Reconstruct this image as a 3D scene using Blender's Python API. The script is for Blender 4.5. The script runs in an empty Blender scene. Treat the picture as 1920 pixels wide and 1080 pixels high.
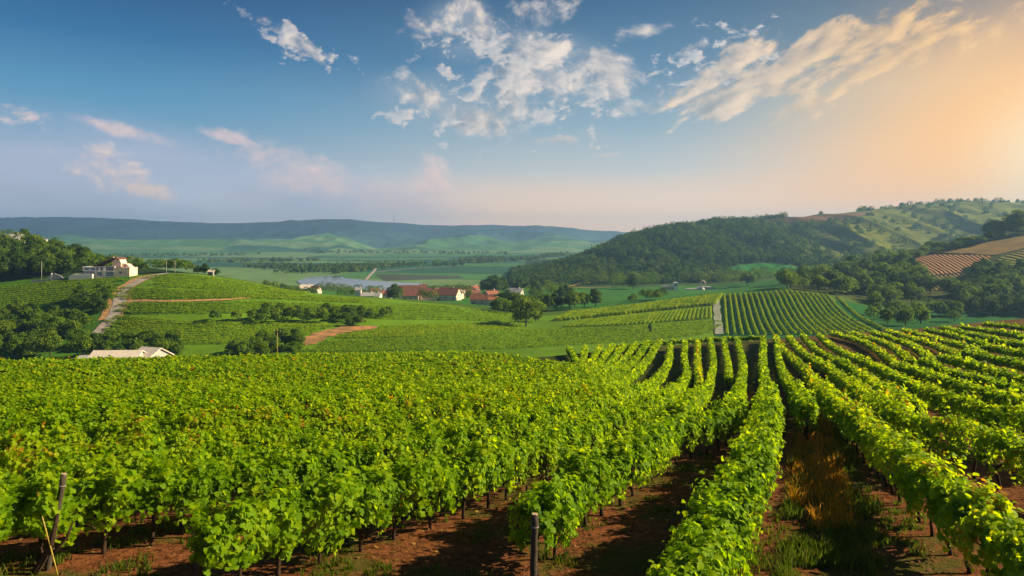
import bpy, math, random
import numpy as np
rng = np.random.default_rng(7); random.seed(7)
SC = bpy.context.scene; COL = SC.collection
F = 1300.0; HX = 960.0; HY = 450.0          # survey constants: focal length in picture units, view axis, eye level

# ------------------------------------------------------------------ camera, sun, sky, exposure
cam = bpy.data.cameras.new('camera'); co = bpy.data.objects.new('camera', cam); COL.objects.link(co)
cam.sensor_width = 36; cam.lens = 36 * F / 1920; cam.shift_y = -90 / 1920
cam.clip_start = 0.2; cam.clip_end = 30000
co.location = (0, 0, 0); co.rotation_euler = (math.radians(90), 0, 0)
SC.camera = co
SC.view_settings.view_transform = 'Standard'; SC.view_settings.look = 'None'
SC.view_settings.exposure = 1.22; SC.view_settings.gamma = 1
SC.cycles.use_denoising = True
SC.cycles.max_bounces = 6; SC.cycles.diffuse_bounces = 3; SC.cycles.transmission_bounces = 4
SC.cycles.volume_bounces = 0; SC.cycles.transparent_max_bounces = 6; SC.cycles.caustics_reflective = False
SC.cycles.use_adaptive_sampling = False

SUN_AZ = math.radians(84); SUN_EL = math.radians(29)     # clockwise from the view axis; above the horizon
sd = bpy.data.lights.new('sun', 'SUN'); sd.energy = 5.0; sd.angle = math.radians(0.5); sd.color = (1.0, 0.81, 0.50)
so = bpy.data.objects.new('sun', sd); COL.objects.link(so)
so.rotation_euler = (math.radians(90) - SUN_EL, 0, -SUN_AZ + math.pi)

def lin(r, g, b):
    f = lambda c: (c / 255 / 12.92) if c <= 10 else ((c / 255 + 0.055) / 1.055) ** 2.4
    return (f(r), f(g), f(b), 1.0)

class N:
    """tiny helper that writes shader node expressions"""
    def __init__(s, tree): s.t = tree
    def node(s, typ, **kw):
        n = s.t.nodes.new(typ)
        for k, v in kw.items(): setattr(n, k, v)
        return n
    def put(s, inp, v):
        if isinstance(v, bpy.types.NodeSocket): s.t.links.new(v, inp)
        else: inp.default_value = v
    def m(s, op, a, b=0.0, c=0.0, clamp=False):
        n = s.node('ShaderNodeMath', operation=op, use_clamp=clamp)
        for i, v in enumerate((a, b, c)): s.put(n.inputs[i], v)
        return n.outputs[0]
    def v(s, op, a, b=(0, 0, 0)):
        n = s.node('ShaderNodeVectorMath', operation=op)
        s.put(n.inputs[0], a)
        s.put(n.inputs[1], b)
        return n.outputs['Value'] if op in ('LENGTH', 'DOT_PRODUCT') else n.outputs[0]
    def scale(s, a, k):
        n = s.node('ShaderNodeVectorMath', operation='SCALE'); s.put(n.inputs[0], a); s.put(n.inputs['Scale'], k); return n.outputs[0]
    def xyz(s, x, y, z=0.0):
        n = s.node('ShaderNodeCombineXYZ')
        for i, q in enumerate((x, y, z)): s.put(n.inputs[i], q)
        return n.outputs[0]
    def sep(s, a):
        n = s.node('ShaderNodeSeparateXYZ'); s.put(n.inputs[0], a); return n.outputs
    def mr(s, x, a, b, c=0.0, d=1.0, it='SMOOTHSTEP'):
        n = s.node('ShaderNodeMapRange', interpolation_type=it)
        for i, q in enumerate((x, a, b, c, d)): s.put(n.inputs[i], q)
        return n.outputs[0]
    def mix(s, f, a, b, bt='MIX'):
        n = s.node('ShaderNodeMix', data_type='RGBA', blend_type=bt)
        s.put(n.inputs['Factor'], f); s.put(n.inputs[6], a); s.put(n.inputs[7], b); return n.outputs[2]
    def noise(s, vec, sc, det=4.0, rough=0.55, dist=0.0, lac=2.0):
        n = s.node('ShaderNodeTexNoise'); s.put(n.inputs['Vector'], vec)
        for k, q in (('Scale', sc), ('Detail', det), ('Roughness', rough), ('Distortion', dist), ('Lacunarity', lac)): s.put(n.inputs[k], q)
        return n.outputs['Fac']
    def ramp(s, f, stops):
        n = s.node('ShaderNodeValToRGB'); cr = n.color_ramp
        while len(cr.elements) < len(stops): cr.elements.new(0.5)
        for e, (p, c) in zip(cr.elements, stops): e.position = p; e.color = c if len(c) == 4 else (*c, 1)
        s.put(n.inputs[0], f); return n.outputs[0]

def build_world():
    w = bpy.data.worlds.new('World'); SC.world = w; w.use_nodes = True
    t = w.node_tree; t.nodes.clear(); n = N(t)
    d = n.node('ShaderNodeTexCoord').outputs['Generated']
    x, y, z = n.sep(n.v('NORMALIZE', d))
    az = n.m('ARCTAN2', x, y); el = n.m('ARCSINE', z)
    P = n.xyz(az, el, 0.0)
    AE = lambda px, py: (math.atan((px - HX) / F), math.atan((HY - py) / F * math.cos(math.atan((px - HX) / F))))
    f = n.m('DIVIDE', el, 0.42, clamp=True)
    q = lambda py: AE(960, py)[1] / 0.42
    left = n.ramp(f, [(0, (.95, .90, .98)), (q(400), (.72, .78, .94)), (q(300), lin(120, 160, 190)), (q(210), lin(78, 142, 180)), (q(110), lin(24, 100, 150)), (q(0), lin(0, 62, 116)), (1, lin(0, 54, 104))])
    cen = n.ramp(f, [(0, (1.55, .82, .44)), (q(400), (1.35, .80, .46)), (q(320), lin(196, 196, 194)), (q(240), lin(140, 166, 182)), (q(130), lin(80, 122, 154)), (q(0), lin(38, 86, 126)), (1, lin(34, 76, 116))])
    rig = n.ramp(f, [(0, (1.30, .44, .03)), (q(380), (1.15, .47, .06)), (q(300), (.98, .52, .16)), (q(200), lin(206, 182, 142)), (q(100), lin(106, 114, 120)), (q(0), lin(62, 76, 92)), (1, lin(56, 70, 90))])
    sky = n.mix(n.mr(az, AE(150, 0)[0], AE(1080, 0)[0]), left, cen)
    sky = n.mix(n.mr(az, AE(1180, 0)[0], AE(1880, 0)[0]), sky, rig)
    # warm bank of light round the low sun
    sv = n.v('SUBTRACT', P, (*AE(2000, 280), 0)); sr = n.v('LENGTH', n.v('MULTIPLY', sv, (1.0, 1.15, 0)))
    g1 = n.m('POWER', n.mr(sr, 0.0, 0.37, 1.0, 0.0), 1.6)
    sky = n.mix(n.m('MULTIPLY', g1, 0.9), sky, (1.15, .48, .03, 1))
    g2 = n.m('POWER', n.mr(sr, 0.0, 0.17, 1.0, 0.0), 2.0)
    sky = n.mix(n.m('MULTIPLY', g2, 0.65), sky, lin(255, 240, 190))
    def blob(px, py, sx, sy, rot=0.0, inner=0.0):
        mp = n.node('ShaderNodeMapping', vector_type='TEXTURE'); n.put(mp.inputs['Vector'], P)
        c = AE(px, py); k = math.cos(c[0])
        mp.inputs['Location'].default_value = (*c, 0); mp.inputs['Rotation'].default_value = (0, 0, math.radians(rot))
        mp.inputs['Scale'].default_value = (sx / F * k * k ** 0.5, sy / F * k, 1)
        return n.mr(n.v('LENGTH', mp.outputs[0]), inner, 1.0, 1.0, 0.0)
    def union(*bs):
        a = bs[0]
        for b in bs[1:]: a = n.m('MAXIMUM', a, b)
        return a
    # distorted sheet the clouds live on (flattens towards the horizon)
    zz = n.m('ADD', z, 0.16)
    C = n.xyz(n.m('DIVIDE', x, zz), n.m('DIVIDE', y, zz), 0.0)
    toward = (0.022, -0.022, 0)
    def cum(mask, scale, thr, gain, soft=0.14, rough=0.58, vec=C, off=toward, seed=0.0, det=9.0, lg=3.2):
        a = n.v('ADD', vec, (seed, seed * 0.7, 0))
        n1 = n.noise(a, scale, det, rough, 0.25); n2 = n.noise(n.v('ADD', a, off), scale, 3.0, 0.5, 0.25)
        den = n.mr(n.m('ADD', n1, n.m('MULTIPLY', n.m('SUBTRACT', mask, 1.0), gain)), thr, thr + soft)
        den = n.m('MULTIPLY', den, n.mr(mask, 0.0, 0.22))
        lit = n.m('ADD', n.m('MULTIPLY', n.m('SUBTRACT', n1, n2), lg), 0.55, clamp=True)
        return den, lit
    # pale lilac bank low on the left with pink thunderheads
    bank = union(blob(100, 340, 520, 140, -8, .2), blob(560, 370, 420, 110, -6), blob(330, 320, 420, 100, -12))
    bn = n.noise(n.v('MULTIPLY', P, (1.0, 2.2, 0)), 6.0, 6.0, 0.55, 0.4)
    sky = n.mix(n.m('MULTIPLY', bank, n.mr(bn, 0.2, 0.7, 0.45, 0.95)), sky, lin(182, 186, 208))
    pv = n.v('MULTIPLY', P, (1.0, 1.35, 0))
    d3, l3 = cum(union(blob(190, 305, 130, 110, 0, .1), blob(290, 356, 200, 34, -12, .1), blob(40, 218, 100, 44, -12, .1)), 12.0, 0.40, 0.24, 0.20, 0.66, vec=pv, off=(0.006, 0.008, 0), seed=3.1)
    d4, l4 = cum(union(blob(540, 320, 220, 75, -14, .2), blob(640, 350, 210, 55, -8, 0), blob(815, 335, 80, 85, 12, .1), blob(440, 262, 150, 22, -16, .1), blob(250, 250, 200, 26, -12, .1), blob(760, 390, 330, 50, 0, 0)), 9.0, 0.33, 0.28, 0.30, 0.64, vec=pv, off=(0.008, 0.01, 0), seed=7.7)
    sky = n.mix(n.m('MULTIPLY', d4, 0.85), sky, n.mix(l4, lin(204, 188, 198), lin(255, 216, 198)))
    sky = n.mix(n.m('MULTIPLY', d3, 0.92), sky, n.mix(l3, lin(226, 196, 190), lin(255, 224, 202)))
    # broken cumulus high in the middle
    mk = union(blob(880, 40, 110, 75, 0, .25), blob(1090, 125, 175, 78, -18, .3), blob(1010, 20, 130, 50, 0, .2), blob(1195, 200, 110, 32, 10, .1),
               blob(790, 170, 90, 60, -30, .1), blob(890, 225, 130, 50, -8, .1), blob(520, 58, 125, 26, -28, .2), blob(1200, 60, 90, 32, 10, 0),
               blob(1285, 95, 55, 24, 20, .1), blob(950, 130, 330, 200, -12, -0.2))
    veil = union(blob(830, 200, 180, 80, -10), blob(1060, 130, 190, 90, -15), blob(870, 50, 120, 80))
    sky = n.mix(n.m('MULTIPLY', veil, n.mr(n.noise(n.v('MULTIPLY', P, (1, 1.8, 0)), 9.0, 6.0, .6, .5), .3, .65, .15, .85)), sky, lin(150, 164, 176))
    d1, l1 = cum(mk, 11.0, 0.36, 0.23, 0.20, 0.64, n.v('MULTIPLY', P, (1.0, 1.3, 0)), (0.014, -0.010, 0), 1.3, lg=3.6)
    c1 = n.mix(l1, lin(118, 134, 152), lin(246, 226, 208))
    sky = n.mix(n.m('MULTIPLY', d1, 0.93), sky, c1)
    d6, l6 = cum(union(blob(980, 150, 380, 190, -14, .2), blob(560, 80, 230, 70, -22, .1), blob(1330, 120, 240, 130, 15, .1), blob(800, 230, 200, 80, -10, 0)), 27.0, 0.475, 0.22, 0.10, 0.6, n.v('MULTIPLY', P, (1.0, 1.5, 0)), (0.005, -0.004, 0), 12.3)
    sky = n.mix(n.m('MULTIPLY', d6, 0.75), sky, n.mix(l6, lin(170, 176, 184), lin(238, 220, 206)))
    # wind-drawn streaks climbing to the right, lit gold
    rot = n.node('ShaderNodeMapping', vector_type='TEXTURE'); n.put(rot.inputs['Vector'], P)
    rot.inputs['Rotation'].default_value = (0, 0, math.radians(22)); rot.inputs['Scale'].default_value = (1.15, 0.52, 1)
    mk2 = union(blob(1390, 150, 230, 100, 18, .35), blob(1530, 100, 240, 80, 22, .3), blob(1400, 150, 190, 70, 18, .15), blob(1560, 120, 280, 75, 22, .1), blob(1700, 80, 260, 70, 26, .05), blob(1860, 60, 200, 70, 28, 0), blob(1600, 120, 480, 190, 20, -.3),
                blob(1370, 210, 90, 14, 6, .1), blob(1520, 190, 180, 26, 12, .1))
    d2, l2 = cum(mk2, 14.0, 0.36, 0.27, 0.15, 0.62, rot.outputs[0], (0.010, -0.012, 0), 5.9)
    warm = n.mr(az, AE(1300, 0)[0], AE(1800, 0)[0])
    c2 = n.mix(warm, n.mix(l2, lin(150, 150, 150), lin(246, 216, 184)), n.mix(l2, lin(190, 152, 104), lin(255, 200, 122)))
    sky = n.mix(n.m('MULTIPLY', d2, 0.85), sky, c2)
    veil2 = union(blob(1640, 160, 330, 50, 18), blob(1800, 110, 260, 70, 24))
    sky = n.mix(n.m('MULTIPLY', veil2, 0.28), sky, n.mix(warm, lin(190, 176, 156), lin(248, 192, 118)))
    # thin cirrus scraps
    d5, l5 = cum(union(blob(1050, 262, 140, 20, 6), blob(1140, 290, 110, 12, 6), blob(1370, 345, 160, 10, 6), blob(1320, 360, 300, 40, 2, -1)), 13.0, 0.36, 0.34, 0.25, 0.6, n.v('MULTIPLY', P, (1, 3.0, 0)), (0.01, 0.01, 0), 9.4)
    sky = n.mix(n.m('MULTIPLY', d5, 0.45), sky, lin(240, 205, 176))
    nish = n.node('ShaderNodeTexSky', sky_type='NISHITA', sun_disc=False, sun_elevation=SUN_EL, sun_rotation=SUN_AZ, altitude=200, air_density=1.0, dust_density=1.5)
    col = n.v('ADD', n.scale(sky, 4.6), n.scale(nish.outputs[0], 0.04))
    bg = n.node('ShaderNodeBackground'); n.put(bg.inputs['Color'], col); bg.inputs['Strength'].default_value = 0.1
    t.links.new(bg.outputs[0], n.node('ShaderNodeOutputWorld').inputs[0])
build_world()

# ------------------------------------------------------------------ terrain
def vnoise(p, seed=0):
    p = np.asarray(p, float); i = np.floor(p).astype(np.int64); f = p - i; f = f * f * (3 - 2 * f)
    D = p.shape[-1]; r = 0
    for c in range(1 << D):
        w = 1.0; h = np.full(p.shape[:-1], seed * 374761393 & 0x7fffffff, np.int64)
        for k in range(D):
            b = (c >> k) & 1
            w = w * (f[..., k] if b else 1 - f[..., k])
            h = (h * 1103515245 + (i[..., k] + b) * (668265263, 2147483647 - 58, 974634541)[k]) & 0x7fffffff
            h = (h ^ (h >> 13)) * 1274126177 & 0x7fffffff
        h = h ^ (h >> 16)
        r = r + w * ((h & 0xffff) / 65535.0)
    return r
def fbm(p, seed=0, o=4):
    a = 0.5; s = 0; p = np.asarray(p, float)
    for k in range(o): s = s + a * vnoise(p, seed + k); p = p * 2.03; a *= 0.5
    return s / (1 - 0.5 ** o)

KN = [
 [(-900,15,1096),(1900,15,1096),(2900,15,1080)],
 [(-900,28,858),(1500,28,854),(1920,28,846),(2900,28,830)],
 [(-900,60,746),(0,60,742),(600,60,740),(1000,61,740),(1350,62,737),(1600,62,712),(1920,62,694),(2900,62,650)],
 [(-900,95,700),(0,95,698),(600,95,697),(1000,95,697),(1350,96,691),(1500,98,676),(1700,100,655),(1920,102,638),(2900,105,600)],
 [(-900,130,678),(0,130,679),(600,132,675),(1000,136,671),(1200,142,653),(1350,150,642),(1500,155,632),(1700,160,618),(1920,165,597),(2900,170,560)],
 [(-900,200,702),(0,200,698),(600,200,694),(1000,200,690),(1200,205,672),(1350,210,660),(1500,215,650),(1700,220,636),(1920,225,616),(2900,230,580)],
 [(-900,270,690),(0,270,680),(300,270,674),(560,270,664),(800,270,656),(1000,275,648),(1200,285,634),(1350,300,623),(1640,300,604),(1750,290,612),(2900,290,605)],
 [(-900,375,520),(0,375,533),(140,375,521),(250,375,517),(320,375,511),(380,375,515),(450,375,525),(560,380,549),(700,385,564),(800,390,572),(900,395,582),(960,400,588),(1010,410,588),(1100,430,580),(1200,440,568),(1340,450,550),(1480,450,541),(1560,440,550),(1640,410,574),(1720,370,600),(2900,370,590)],
 [(-900,470,420),(-200,470,440),(0,470,452),(60,470,460),(120,470,482),(180,470,492),(240,470,500),(300,470,505),(350,470,513),(450,480,531),(560,520,560),(700,550,566),(960,560,566),(1100,600,560),(1340,620,552),(1420,640,543),(1480,640,533),(1560,640,511),(1690,640,480),(1760,640,466),(1850,640,447),(1920,640,428),(2100,640,402),(2900,640,370)],
 [(-900,800,520),(0,800,535),(560,800,540),(700,800,546),(800,800,545),(960,800,540),(1100,800,535),(1340,800,530),(1480,800,517),(1700,850,505),(1920,880,480),(2900,900,470)],
 [(-900,950,530),(700,950,532),(920,950,531),(980,960,524),(1040,1000,507),(1090,1080,486),(1140,1150,465),(1180,1200,449),(1220,1250,439),(1270,1300,427),(1320,1350,421),(1400,1400,416),(1480,1450,409),(1560,1500,402),(1620,1500,395),(1700,1550,387),(1780,1600,381),(1850,1600,380),(1920,1600,383),(2300,1600,390),(2900,1600,395)],
 [(-900,1250,512),(960,1250,511),(1040,1600,492),(1140,1900,488),(1400,2000,486),(2900,2050,486)],
 [(-900,2300,484),(700,2300,485),(900,2300,482),(1050,2300,478),(2900,2300,480)],
 [(-900,3600,468),(300,3600,462),(700,3600,466),(1000,3600,466),(2900,3600,466)],
 [(-900,4700,436),(0,4700,432),(300,4700,440),(600,4700,438),(800,4700,443),(1000,4700,444),(1200,4700,448),(2900,4700,450)],
 [(-900,6000,405),(0,6000,411),(100,6000,409.5),(200,6000,411),(300,6000,414.5),(420,6000,419.5),(490,6000,417),(560,6000,416.5),(650,6000,412.5),(700,6000,416),(760,6000,419),(835,6000,424.5),(850,6000,422),(960,6000,422.5),(1050,6000,427),(1140,6000,435),(1180,6000,438),(1300,6000,442),(2900,6000,445)],
 [(-900,8200,448),(2900,8200,449)],
]
def pchip(xk, yk, x):
    h = np.diff(xk, axis=0); d = np.diff(yk, axis=0) / h; m = np.zeros_like(yk)
    w1 = 2 * h[1:] + h[:-1]; w2 = h[1:] + 2 * h[:-1]
    same = (d[:-1] * d[1:]) > 0
    with np.errstate(all='ignore'): hm = (w1 + w2) / (w1 / d[:-1] + w2 / d[1:])
    m[1:-1] = np.where(same, hm, 0); m[0] = d[0]; m[-1] = d[-1]
    K = len(xk); i = np.clip((x[None] >= xk).sum(0) - 1, 0, K - 2); n = np.arange(len(x))
    hh = h[i, n]; t = np.clip((x - xk[i, n]) / hh, 0, 1); t2 = t * t; t3 = t2 * t
    return yk[i, n] * (2*t3 - 3*t2 + 1) + m[i, n] * hh * (t3 - 2*t2 + t) + yk[i+1, n] * (3*t2 - 2*t3) + m[i+1, n] * hh * (t3 - t2)
def knot(c, px):
    a = np.array(c, float); s = 0; r = 0
    for o in (-20, -10, 0, 10, 20):
        s = s + np.interp(px + o, a[:, 0], a[:, 1]); r = r + np.interp(px + o, a[:, 0], a[:, 2])
    return s / 5, r / 5
def ss(x, a, b):
    t = np.clip((x - a) / (b - a), 0, 1); return t * t * (3 - 2 * t)
def terrain(X, Y):
    X = np.asarray(X, float); Y = np.asarray(Y, float); sh = np.broadcast(X, Y).shape
    X = np.broadcast_to(X, sh).ravel(); Y = np.broadcast_to(Y, sh).ravel()
    px = HX + F * X / np.maximum(Y, 15)
    xs = [np.full_like(px, -30), np.full_like(px, 5.)]; zs = [np.full_like(px, -5.0), np.full_like(px, -6.6)]
    for k in KN:
        d, y = knot(k, px); xs.append(d); zs.append(-(y - HY) / F * d)
    z = pchip(np.array(xs), np.array(zs), Y)
    P2 = np.stack([X, Y], -1)
    hill = ss(px, 1000, 1250) * ss(Y, 820, 1000) * (1 - ss(Y, 1700, 1900))
    fd = (Y - 820) / 640
    ridg = 1 - np.abs(2 * fbm(np.stack([(px + 330 * fd) / 95, fd * 1.6], -1), 11, 3) - 1)
    z = z + hill * (ridg - 0.75) * 30 * (1 - ss(fd - .00035 * np.maximum(0, px - 1000), .45, 1.0))
    far = ss(Y, 2600, 4200)
    rid2 = 1 - np.abs(2 * fbm(np.stack([X / 700, Y / 1500], -1), 23, 5) - 1)
    z = z + far * (rid2 - 0.72) * 150 * (1 - ss(Y, 5300, 5950)) 
    z = z + ss(Y, 5500, 6000) * (fbm(np.stack([X / 160, Y / 400], -1), 31, 4) - 0.5) * 16
    z = z + ss(Y, 240, 420) * (1 - ss(Y, 640, 800)) * (fbm(P2 / 40, 41, 3) - 0.5) * 2.2
    z = z + (fbm(P2 / 6, 51, 3) - 0.5) * 0.35 * (1 - ss(Y, 70, 140))
    return z.reshape(sh)
def hit(px, py, h=0., y0=6, y1=7000, n=2600):
    """where a sight line first meets the ground raised by h"""
    Y = np.geomspace(y0, y1, n); X = (px - HX) / F * Y
    pp = HY - F * (terrain(X, Y) + h) / Y; ok = pp <= py
    if not ok.any(): return None
    i = int(np.argmax(ok))
    if i == 0: return float(X[0]), float(Y[0])
    t = (pp[i-1] - py) / (pp[i-1] - pp[i] + 1e-9); yy = Y[i-1] + t * (Y[i] - Y[i-1])
    return float((px - HX) / F * yy), float(yy)
def at(px, d):
    X = (px - HX) / F * d; return (X, d, float(terrain(X, d)))

# ------------------------------------------------------------------ mesh + object helpers
def mesh_np(name, V, loops, counts, attrs=None, mats=(), smooth=False, fattr=None):
    me = bpy.data.meshes.new(name); V = np.asarray(V, np.float32); loops = np.asarray(loops, np.int32); counts = np.asarray(counts, np.int32)
    me.vertices.add(len(V)); me.vertices.foreach_set('co', V.ravel())
    me.loops.add(len(loops)); me.loops.foreach_set('vertex_index', loops)
    me.polygons.add(len(counts)); st = np.concatenate([[0], np.cumsum(counts)[:-1]]).astype(np.int32)
    me.polygons.foreach_set('loop_start', st); me.polygons.foreach_set('loop_total', counts)
    if smooth: me.polygons.foreach_set('use_smooth', np.ones(len(counts), bool))
    for k, a in (attrs or {}).items():
        a = np.asarray(a, np.float32)
        if a.ndim == 2:
            at_ = me.attributes.new(k, 'FLOAT_COLOR', 'POINT'); c = np.ones((len(V), 4), np.float32); c[:, :3] = a; at_.data.foreach_set('color', c.ravel())
        else:
            at_ = me.attributes.new(k, 'FLOAT', 'POINT'); at_.data.foreach_set('value', a)
    for m in mats: me.materials.append(m)
    me.update(); me.validate(); return me
def link(name, data, parent=None, loc=(0, 0, 0), rot=(0, 0, 0), scale=(1, 1, 1)):
    o = bpy.data.objects.new(name, data); COL.objects.link(o); o.parent = parent
    o.location = loc; o.rotation_euler = rot; o.scale = scale; return o
def tag(o, label, cat, group=None, kind=None):
    o['label'] = label; o['category'] = cat
    if group: o['group'] = group
    if kind: o['kind'] = kind
    return o
def empty(name, loc, rz=0.0):
    o = bpy.data.objects.new(name, None); COL.objects.link(o); o.location = loc; o.rotation_euler = (0, 0, rz); o.empty_display_size = 0.3; return o
class MB:
    def __init__(s): s.v = []; s.f = []
    def box(s, x0, x1, y0, y1, z0, z1):
        b = len(s.v); s.v += [(x0,y0,z0),(x1,y0,z0),(x1,y1,z0),(x0,y1,z0),(x0,y0,z1),(x1,y0,z1),(x1,y1,z1),(x0,y1,z1)]
        s.f += [tuple(b+i for i in q) for q in ((0,3,2,1),(4,5,6,7),(0,1,5,4),(1,2,6,5),(2,3,7,6),(3,0,4,7))]; return s
    def poly(s, pts, faces):
        b = len(s.v); s.v += list(pts); s.f += [tuple(b+i for i in q) for q in faces]; return s
    def prism(s, xz, y0, y1):
        n = len(xz); return s.poly([(x, y0, z) for x, z in xz] + [(x, y1, z) for x, z in xz], [tuple(range(n)), tuple(range(2*n-1, n-1, -1))] + [((i+1) % n, i, n+i, n+(i+1) % n) for i in range(n)])
    def tube(s, pts, rad, k=6):
        pts = np.array(pts, float); rad = np.broadcast_to(rad, (len(pts),)); b = len(s.v)
        tg = np.gradient(pts, axis=0); tg /= np.linalg.norm(tg, axis=1)[:, None] + 1e-9
        for p, r, t in zip(pts, rad, tg):
            a = np.cross(t, (0.31, 0.95, 0.05)); a /= np.linalg.norm(a); c = np.cross(t, a)
            for j in range(k):
                th = 2*math.pi*j/k; s.v.append(tuple(p + r*(math.cos(th)*a + math.sin(th)*c)))
        for i in range(len(pts)-1):
            for j in range(k): s.f.append((b+i*k+j, b+i*k+(j+1) % k, b+(i+1)*k+(j+1) % k, b+(i+1)*k+j))
        s.f.append(tuple(b+j for j in range(k))[::-1]); s.f.append(tuple(b+(len(pts)-1)*k+j for j in range(k))); return s
    def ball(s, c, r, n=8, half=False):
        b = len(s.v); m = n // 2
        lo = 0 if half else -math.pi/2
        for i in range(m+1):
            ph = lo + (math.pi/2 - lo)*i/m
            for j in range(n): s.v.append((c[0]+r[0]*math.cos(ph)*math.cos(2*math.pi*j/n), c[1]+r[1]*math.cos(ph)*math.sin(2*math.pi*j/n), c[2]+r[2]*math.sin(ph)))
        for i in range(m):
            for j in range(n): s.f.append((b+i*n+j, b+i*n+(j+1) % n, b+(i+1)*n+(j+1) % n, b+(i+1)*n+j))
        return s
    def mesh(s, name, mat, smooth=False):
        me = bpy.data.meshes.new(name); me.from_pydata([tuple(map(float, q)) for q in s.v], [], s.f); me.materials.append(mat)
        if smooth: me.polygons.foreach_set('use_smooth', np.ones(len(me.polygons), bool))
        me.update(); return me
    def build(s, name, mat, parent=None, smooth=False, **k): return link(name, s.mesh(name, mat, smooth), parent, **k)
ONES = ['', 'first', 'second', 'third', 'fourth', 'fifth', 'sixth', 'seventh', 'eighth', 'ninth', 'tenth', 'eleventh', 'twelfth', 'thirteenth', 'fourteenth', 'fifteenth', 'sixteenth', 'seventeenth', 'eighteenth', 'nineteenth']
TENS = {2: ('twenty', 'twentieth'), 3: ('thirty', 'thirtieth'), 4: ('forty', 'fortieth'), 5: ('fifty', 'fiftieth'), 6: ('sixty', 'sixtieth'), 7: ('seventy', 'seventieth'), 8: ('eighty', 'eightieth')}
def ordw(n):
    if n < 20: return ONES[n]
    a, b = divmod(n, 10); return TENS[a][1] if b == 0 else TENS[a][0] + ' ' + ONES[b]

# ------------------------------------------------------------------ materials
def mat(name):
    m = bpy.data.materials.new(name); m.use_nodes = True; t = m.node_tree; t.nodes.clear()
    return m, N(t), t.nodes.new('ShaderNodeOutputMaterial')
def leaf_mat(name, dark, mid, light, trans, tf=0.5, spec=0.25, rough=0.5, odd=None):
    m, n, out = mat(name)
    a = n.node('ShaderNodeAttribute', attribute_name='tone').outputs['Fac']
    oi = n.node('ShaderNodeObjectInfo').outputs['Random']
    a2 = n.m('ADD', a, n.m('MULTIPLY', n.m('SUBTRACT', oi, 0.5), 0.25), clamp=True)
    st = [(0.0, dark), (0.5, mid), (0.93, light)]
    if odd: st.append((0.985, odd))
    c = n.ramp(a2, st)
    p = n.node('ShaderNodeBsdfPrincipled'); n.put(p.inputs['Base Color'], c); p.inputs['Roughness'].default_value = rough; p.inputs['Specular IOR Level'].default_value = spec
    tr = n.node('ShaderNodeBsdfTranslucent'); n.put(tr.inputs['Color'], n.mix(1.0, c, trans, 'MULTIPLY'))
    mx = n.node('ShaderNodeMixShader'); mx.inputs[0].default_value = tf
    n.t.links.new(p.outputs[0], mx.inputs[1]); n.t.links.new(tr.outputs[0], mx.inputs[2]); n.t.links.new(mx.outputs[0], out.inputs[0]); return m
def plain(name, col, rough=0.8, var=0.25, sc=3.0, bump=0.0, spec=0.2, col2=None, metal=0.0):
    m, n, out = mat(name)
    tc = n.node('ShaderNodeTexCoord').outputs['Object']
    f = n.noise(tc, sc, 6, 0.6)
    c = n.mix(n.mr(f, 0.3, 0.7), (*col, 1), (*(col2 or tuple(q * (1 - var) for q in col)), 1))
    p = n.node('ShaderNodeBsdfPrincipled'); n.put(p.inputs['Base Color'], c); p.inputs['Roughness'].default_value = rough
    p.inputs['Specular IOR Level'].default_value = spec; p.inputs['Metallic'].default_value = metal
    if bump:
        b = n.node('ShaderNodeBump'); b.inputs['Strength'].default_value = 0.6; b.inputs['Distance'].default_value = bump; n.put(b.inputs['Height'], f); n.t.links.new(b.outputs[0], p.inputs['Normal'])
    n.t.links.new(p.outputs[0], out.inputs[0]); return m
M = {}
M['vine'] = leaf_mat('vine_leaf', (.045, .132, .003), (.168, .318, .004), (.335, .455, .006), (1.85, 1.55, .5, 1), .58, .12, .6, (.34, .19, .012))
M['farvine'] = leaf_mat('far_vine_leaf', (.055, .135, .004), (.17, .29, .005), (.31, .39, .007), (1.8, 1.6, .6, 1), .45, .1, .7)
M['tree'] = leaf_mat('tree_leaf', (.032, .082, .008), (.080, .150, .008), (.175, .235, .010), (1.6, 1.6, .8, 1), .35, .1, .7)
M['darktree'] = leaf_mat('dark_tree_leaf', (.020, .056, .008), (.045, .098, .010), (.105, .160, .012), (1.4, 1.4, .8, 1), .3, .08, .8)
M['goldtree'] = leaf_mat('gold_tree_leaf', (.045, .105, .006), (.090, .175, .008), (.16, .25, .010), (1.8, 1.6, .6, 1), .45, .1, .7)  # brighter yellow-green leaves, one of several tree tones
M['weed'] = leaf_mat('weed', (.14, .13, .012), (.40, .20, .02), (.62, .25, .025), (1.6, 1.4, .8, 1), .5, .1, .8)
M['grass'] = leaf_mat('grass_blade', (.035, .075, .008), (.075, .115, .010), (.14, .13, .018), (1.6, 1.6, .8, 1), .4, .1, .8)
M['clod'] = plain('clod', (.15, .065, .03), .95, .5, 9)
M['litter'] = leaf_mat('dry_leaf', (.10, .05, .015), (.24, .13, .03), (.34, .24, .05), (1.2, 1.1, .8, 1), .3, .1, .8)
M['bark'] = plain('vine_bark', (.050, .030, .018), .95, .55, 14, .02)
M['trunk'] = plain('tree_bark', (.06, .042, .028), .95, .5, 4, .03)
M['post'] = plain('weathered_post', (.075, .062, .048), .9, .55, 22, .01)
M['postend'] = plain('cut_post_end', (.42, .31, .20), .9, .3, 20)
M['cane'] = plain('yellow_cane', (.45, .33, .06), .6, .3, 20)
M['white'] = plain('white_render', (.78, .75, .70), .85, .10, 1.2)
M['cream'] = plain('cream_render', (.80, .66, .46), .85, .10, 1.0)
M['pink'] = plain('pink_render', (.74, .56, .47), .85, .12, 1.2)
M['greywall'] = plain('grey_render', (.42, .42, .42), .9, .2, 1.5)
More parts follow.
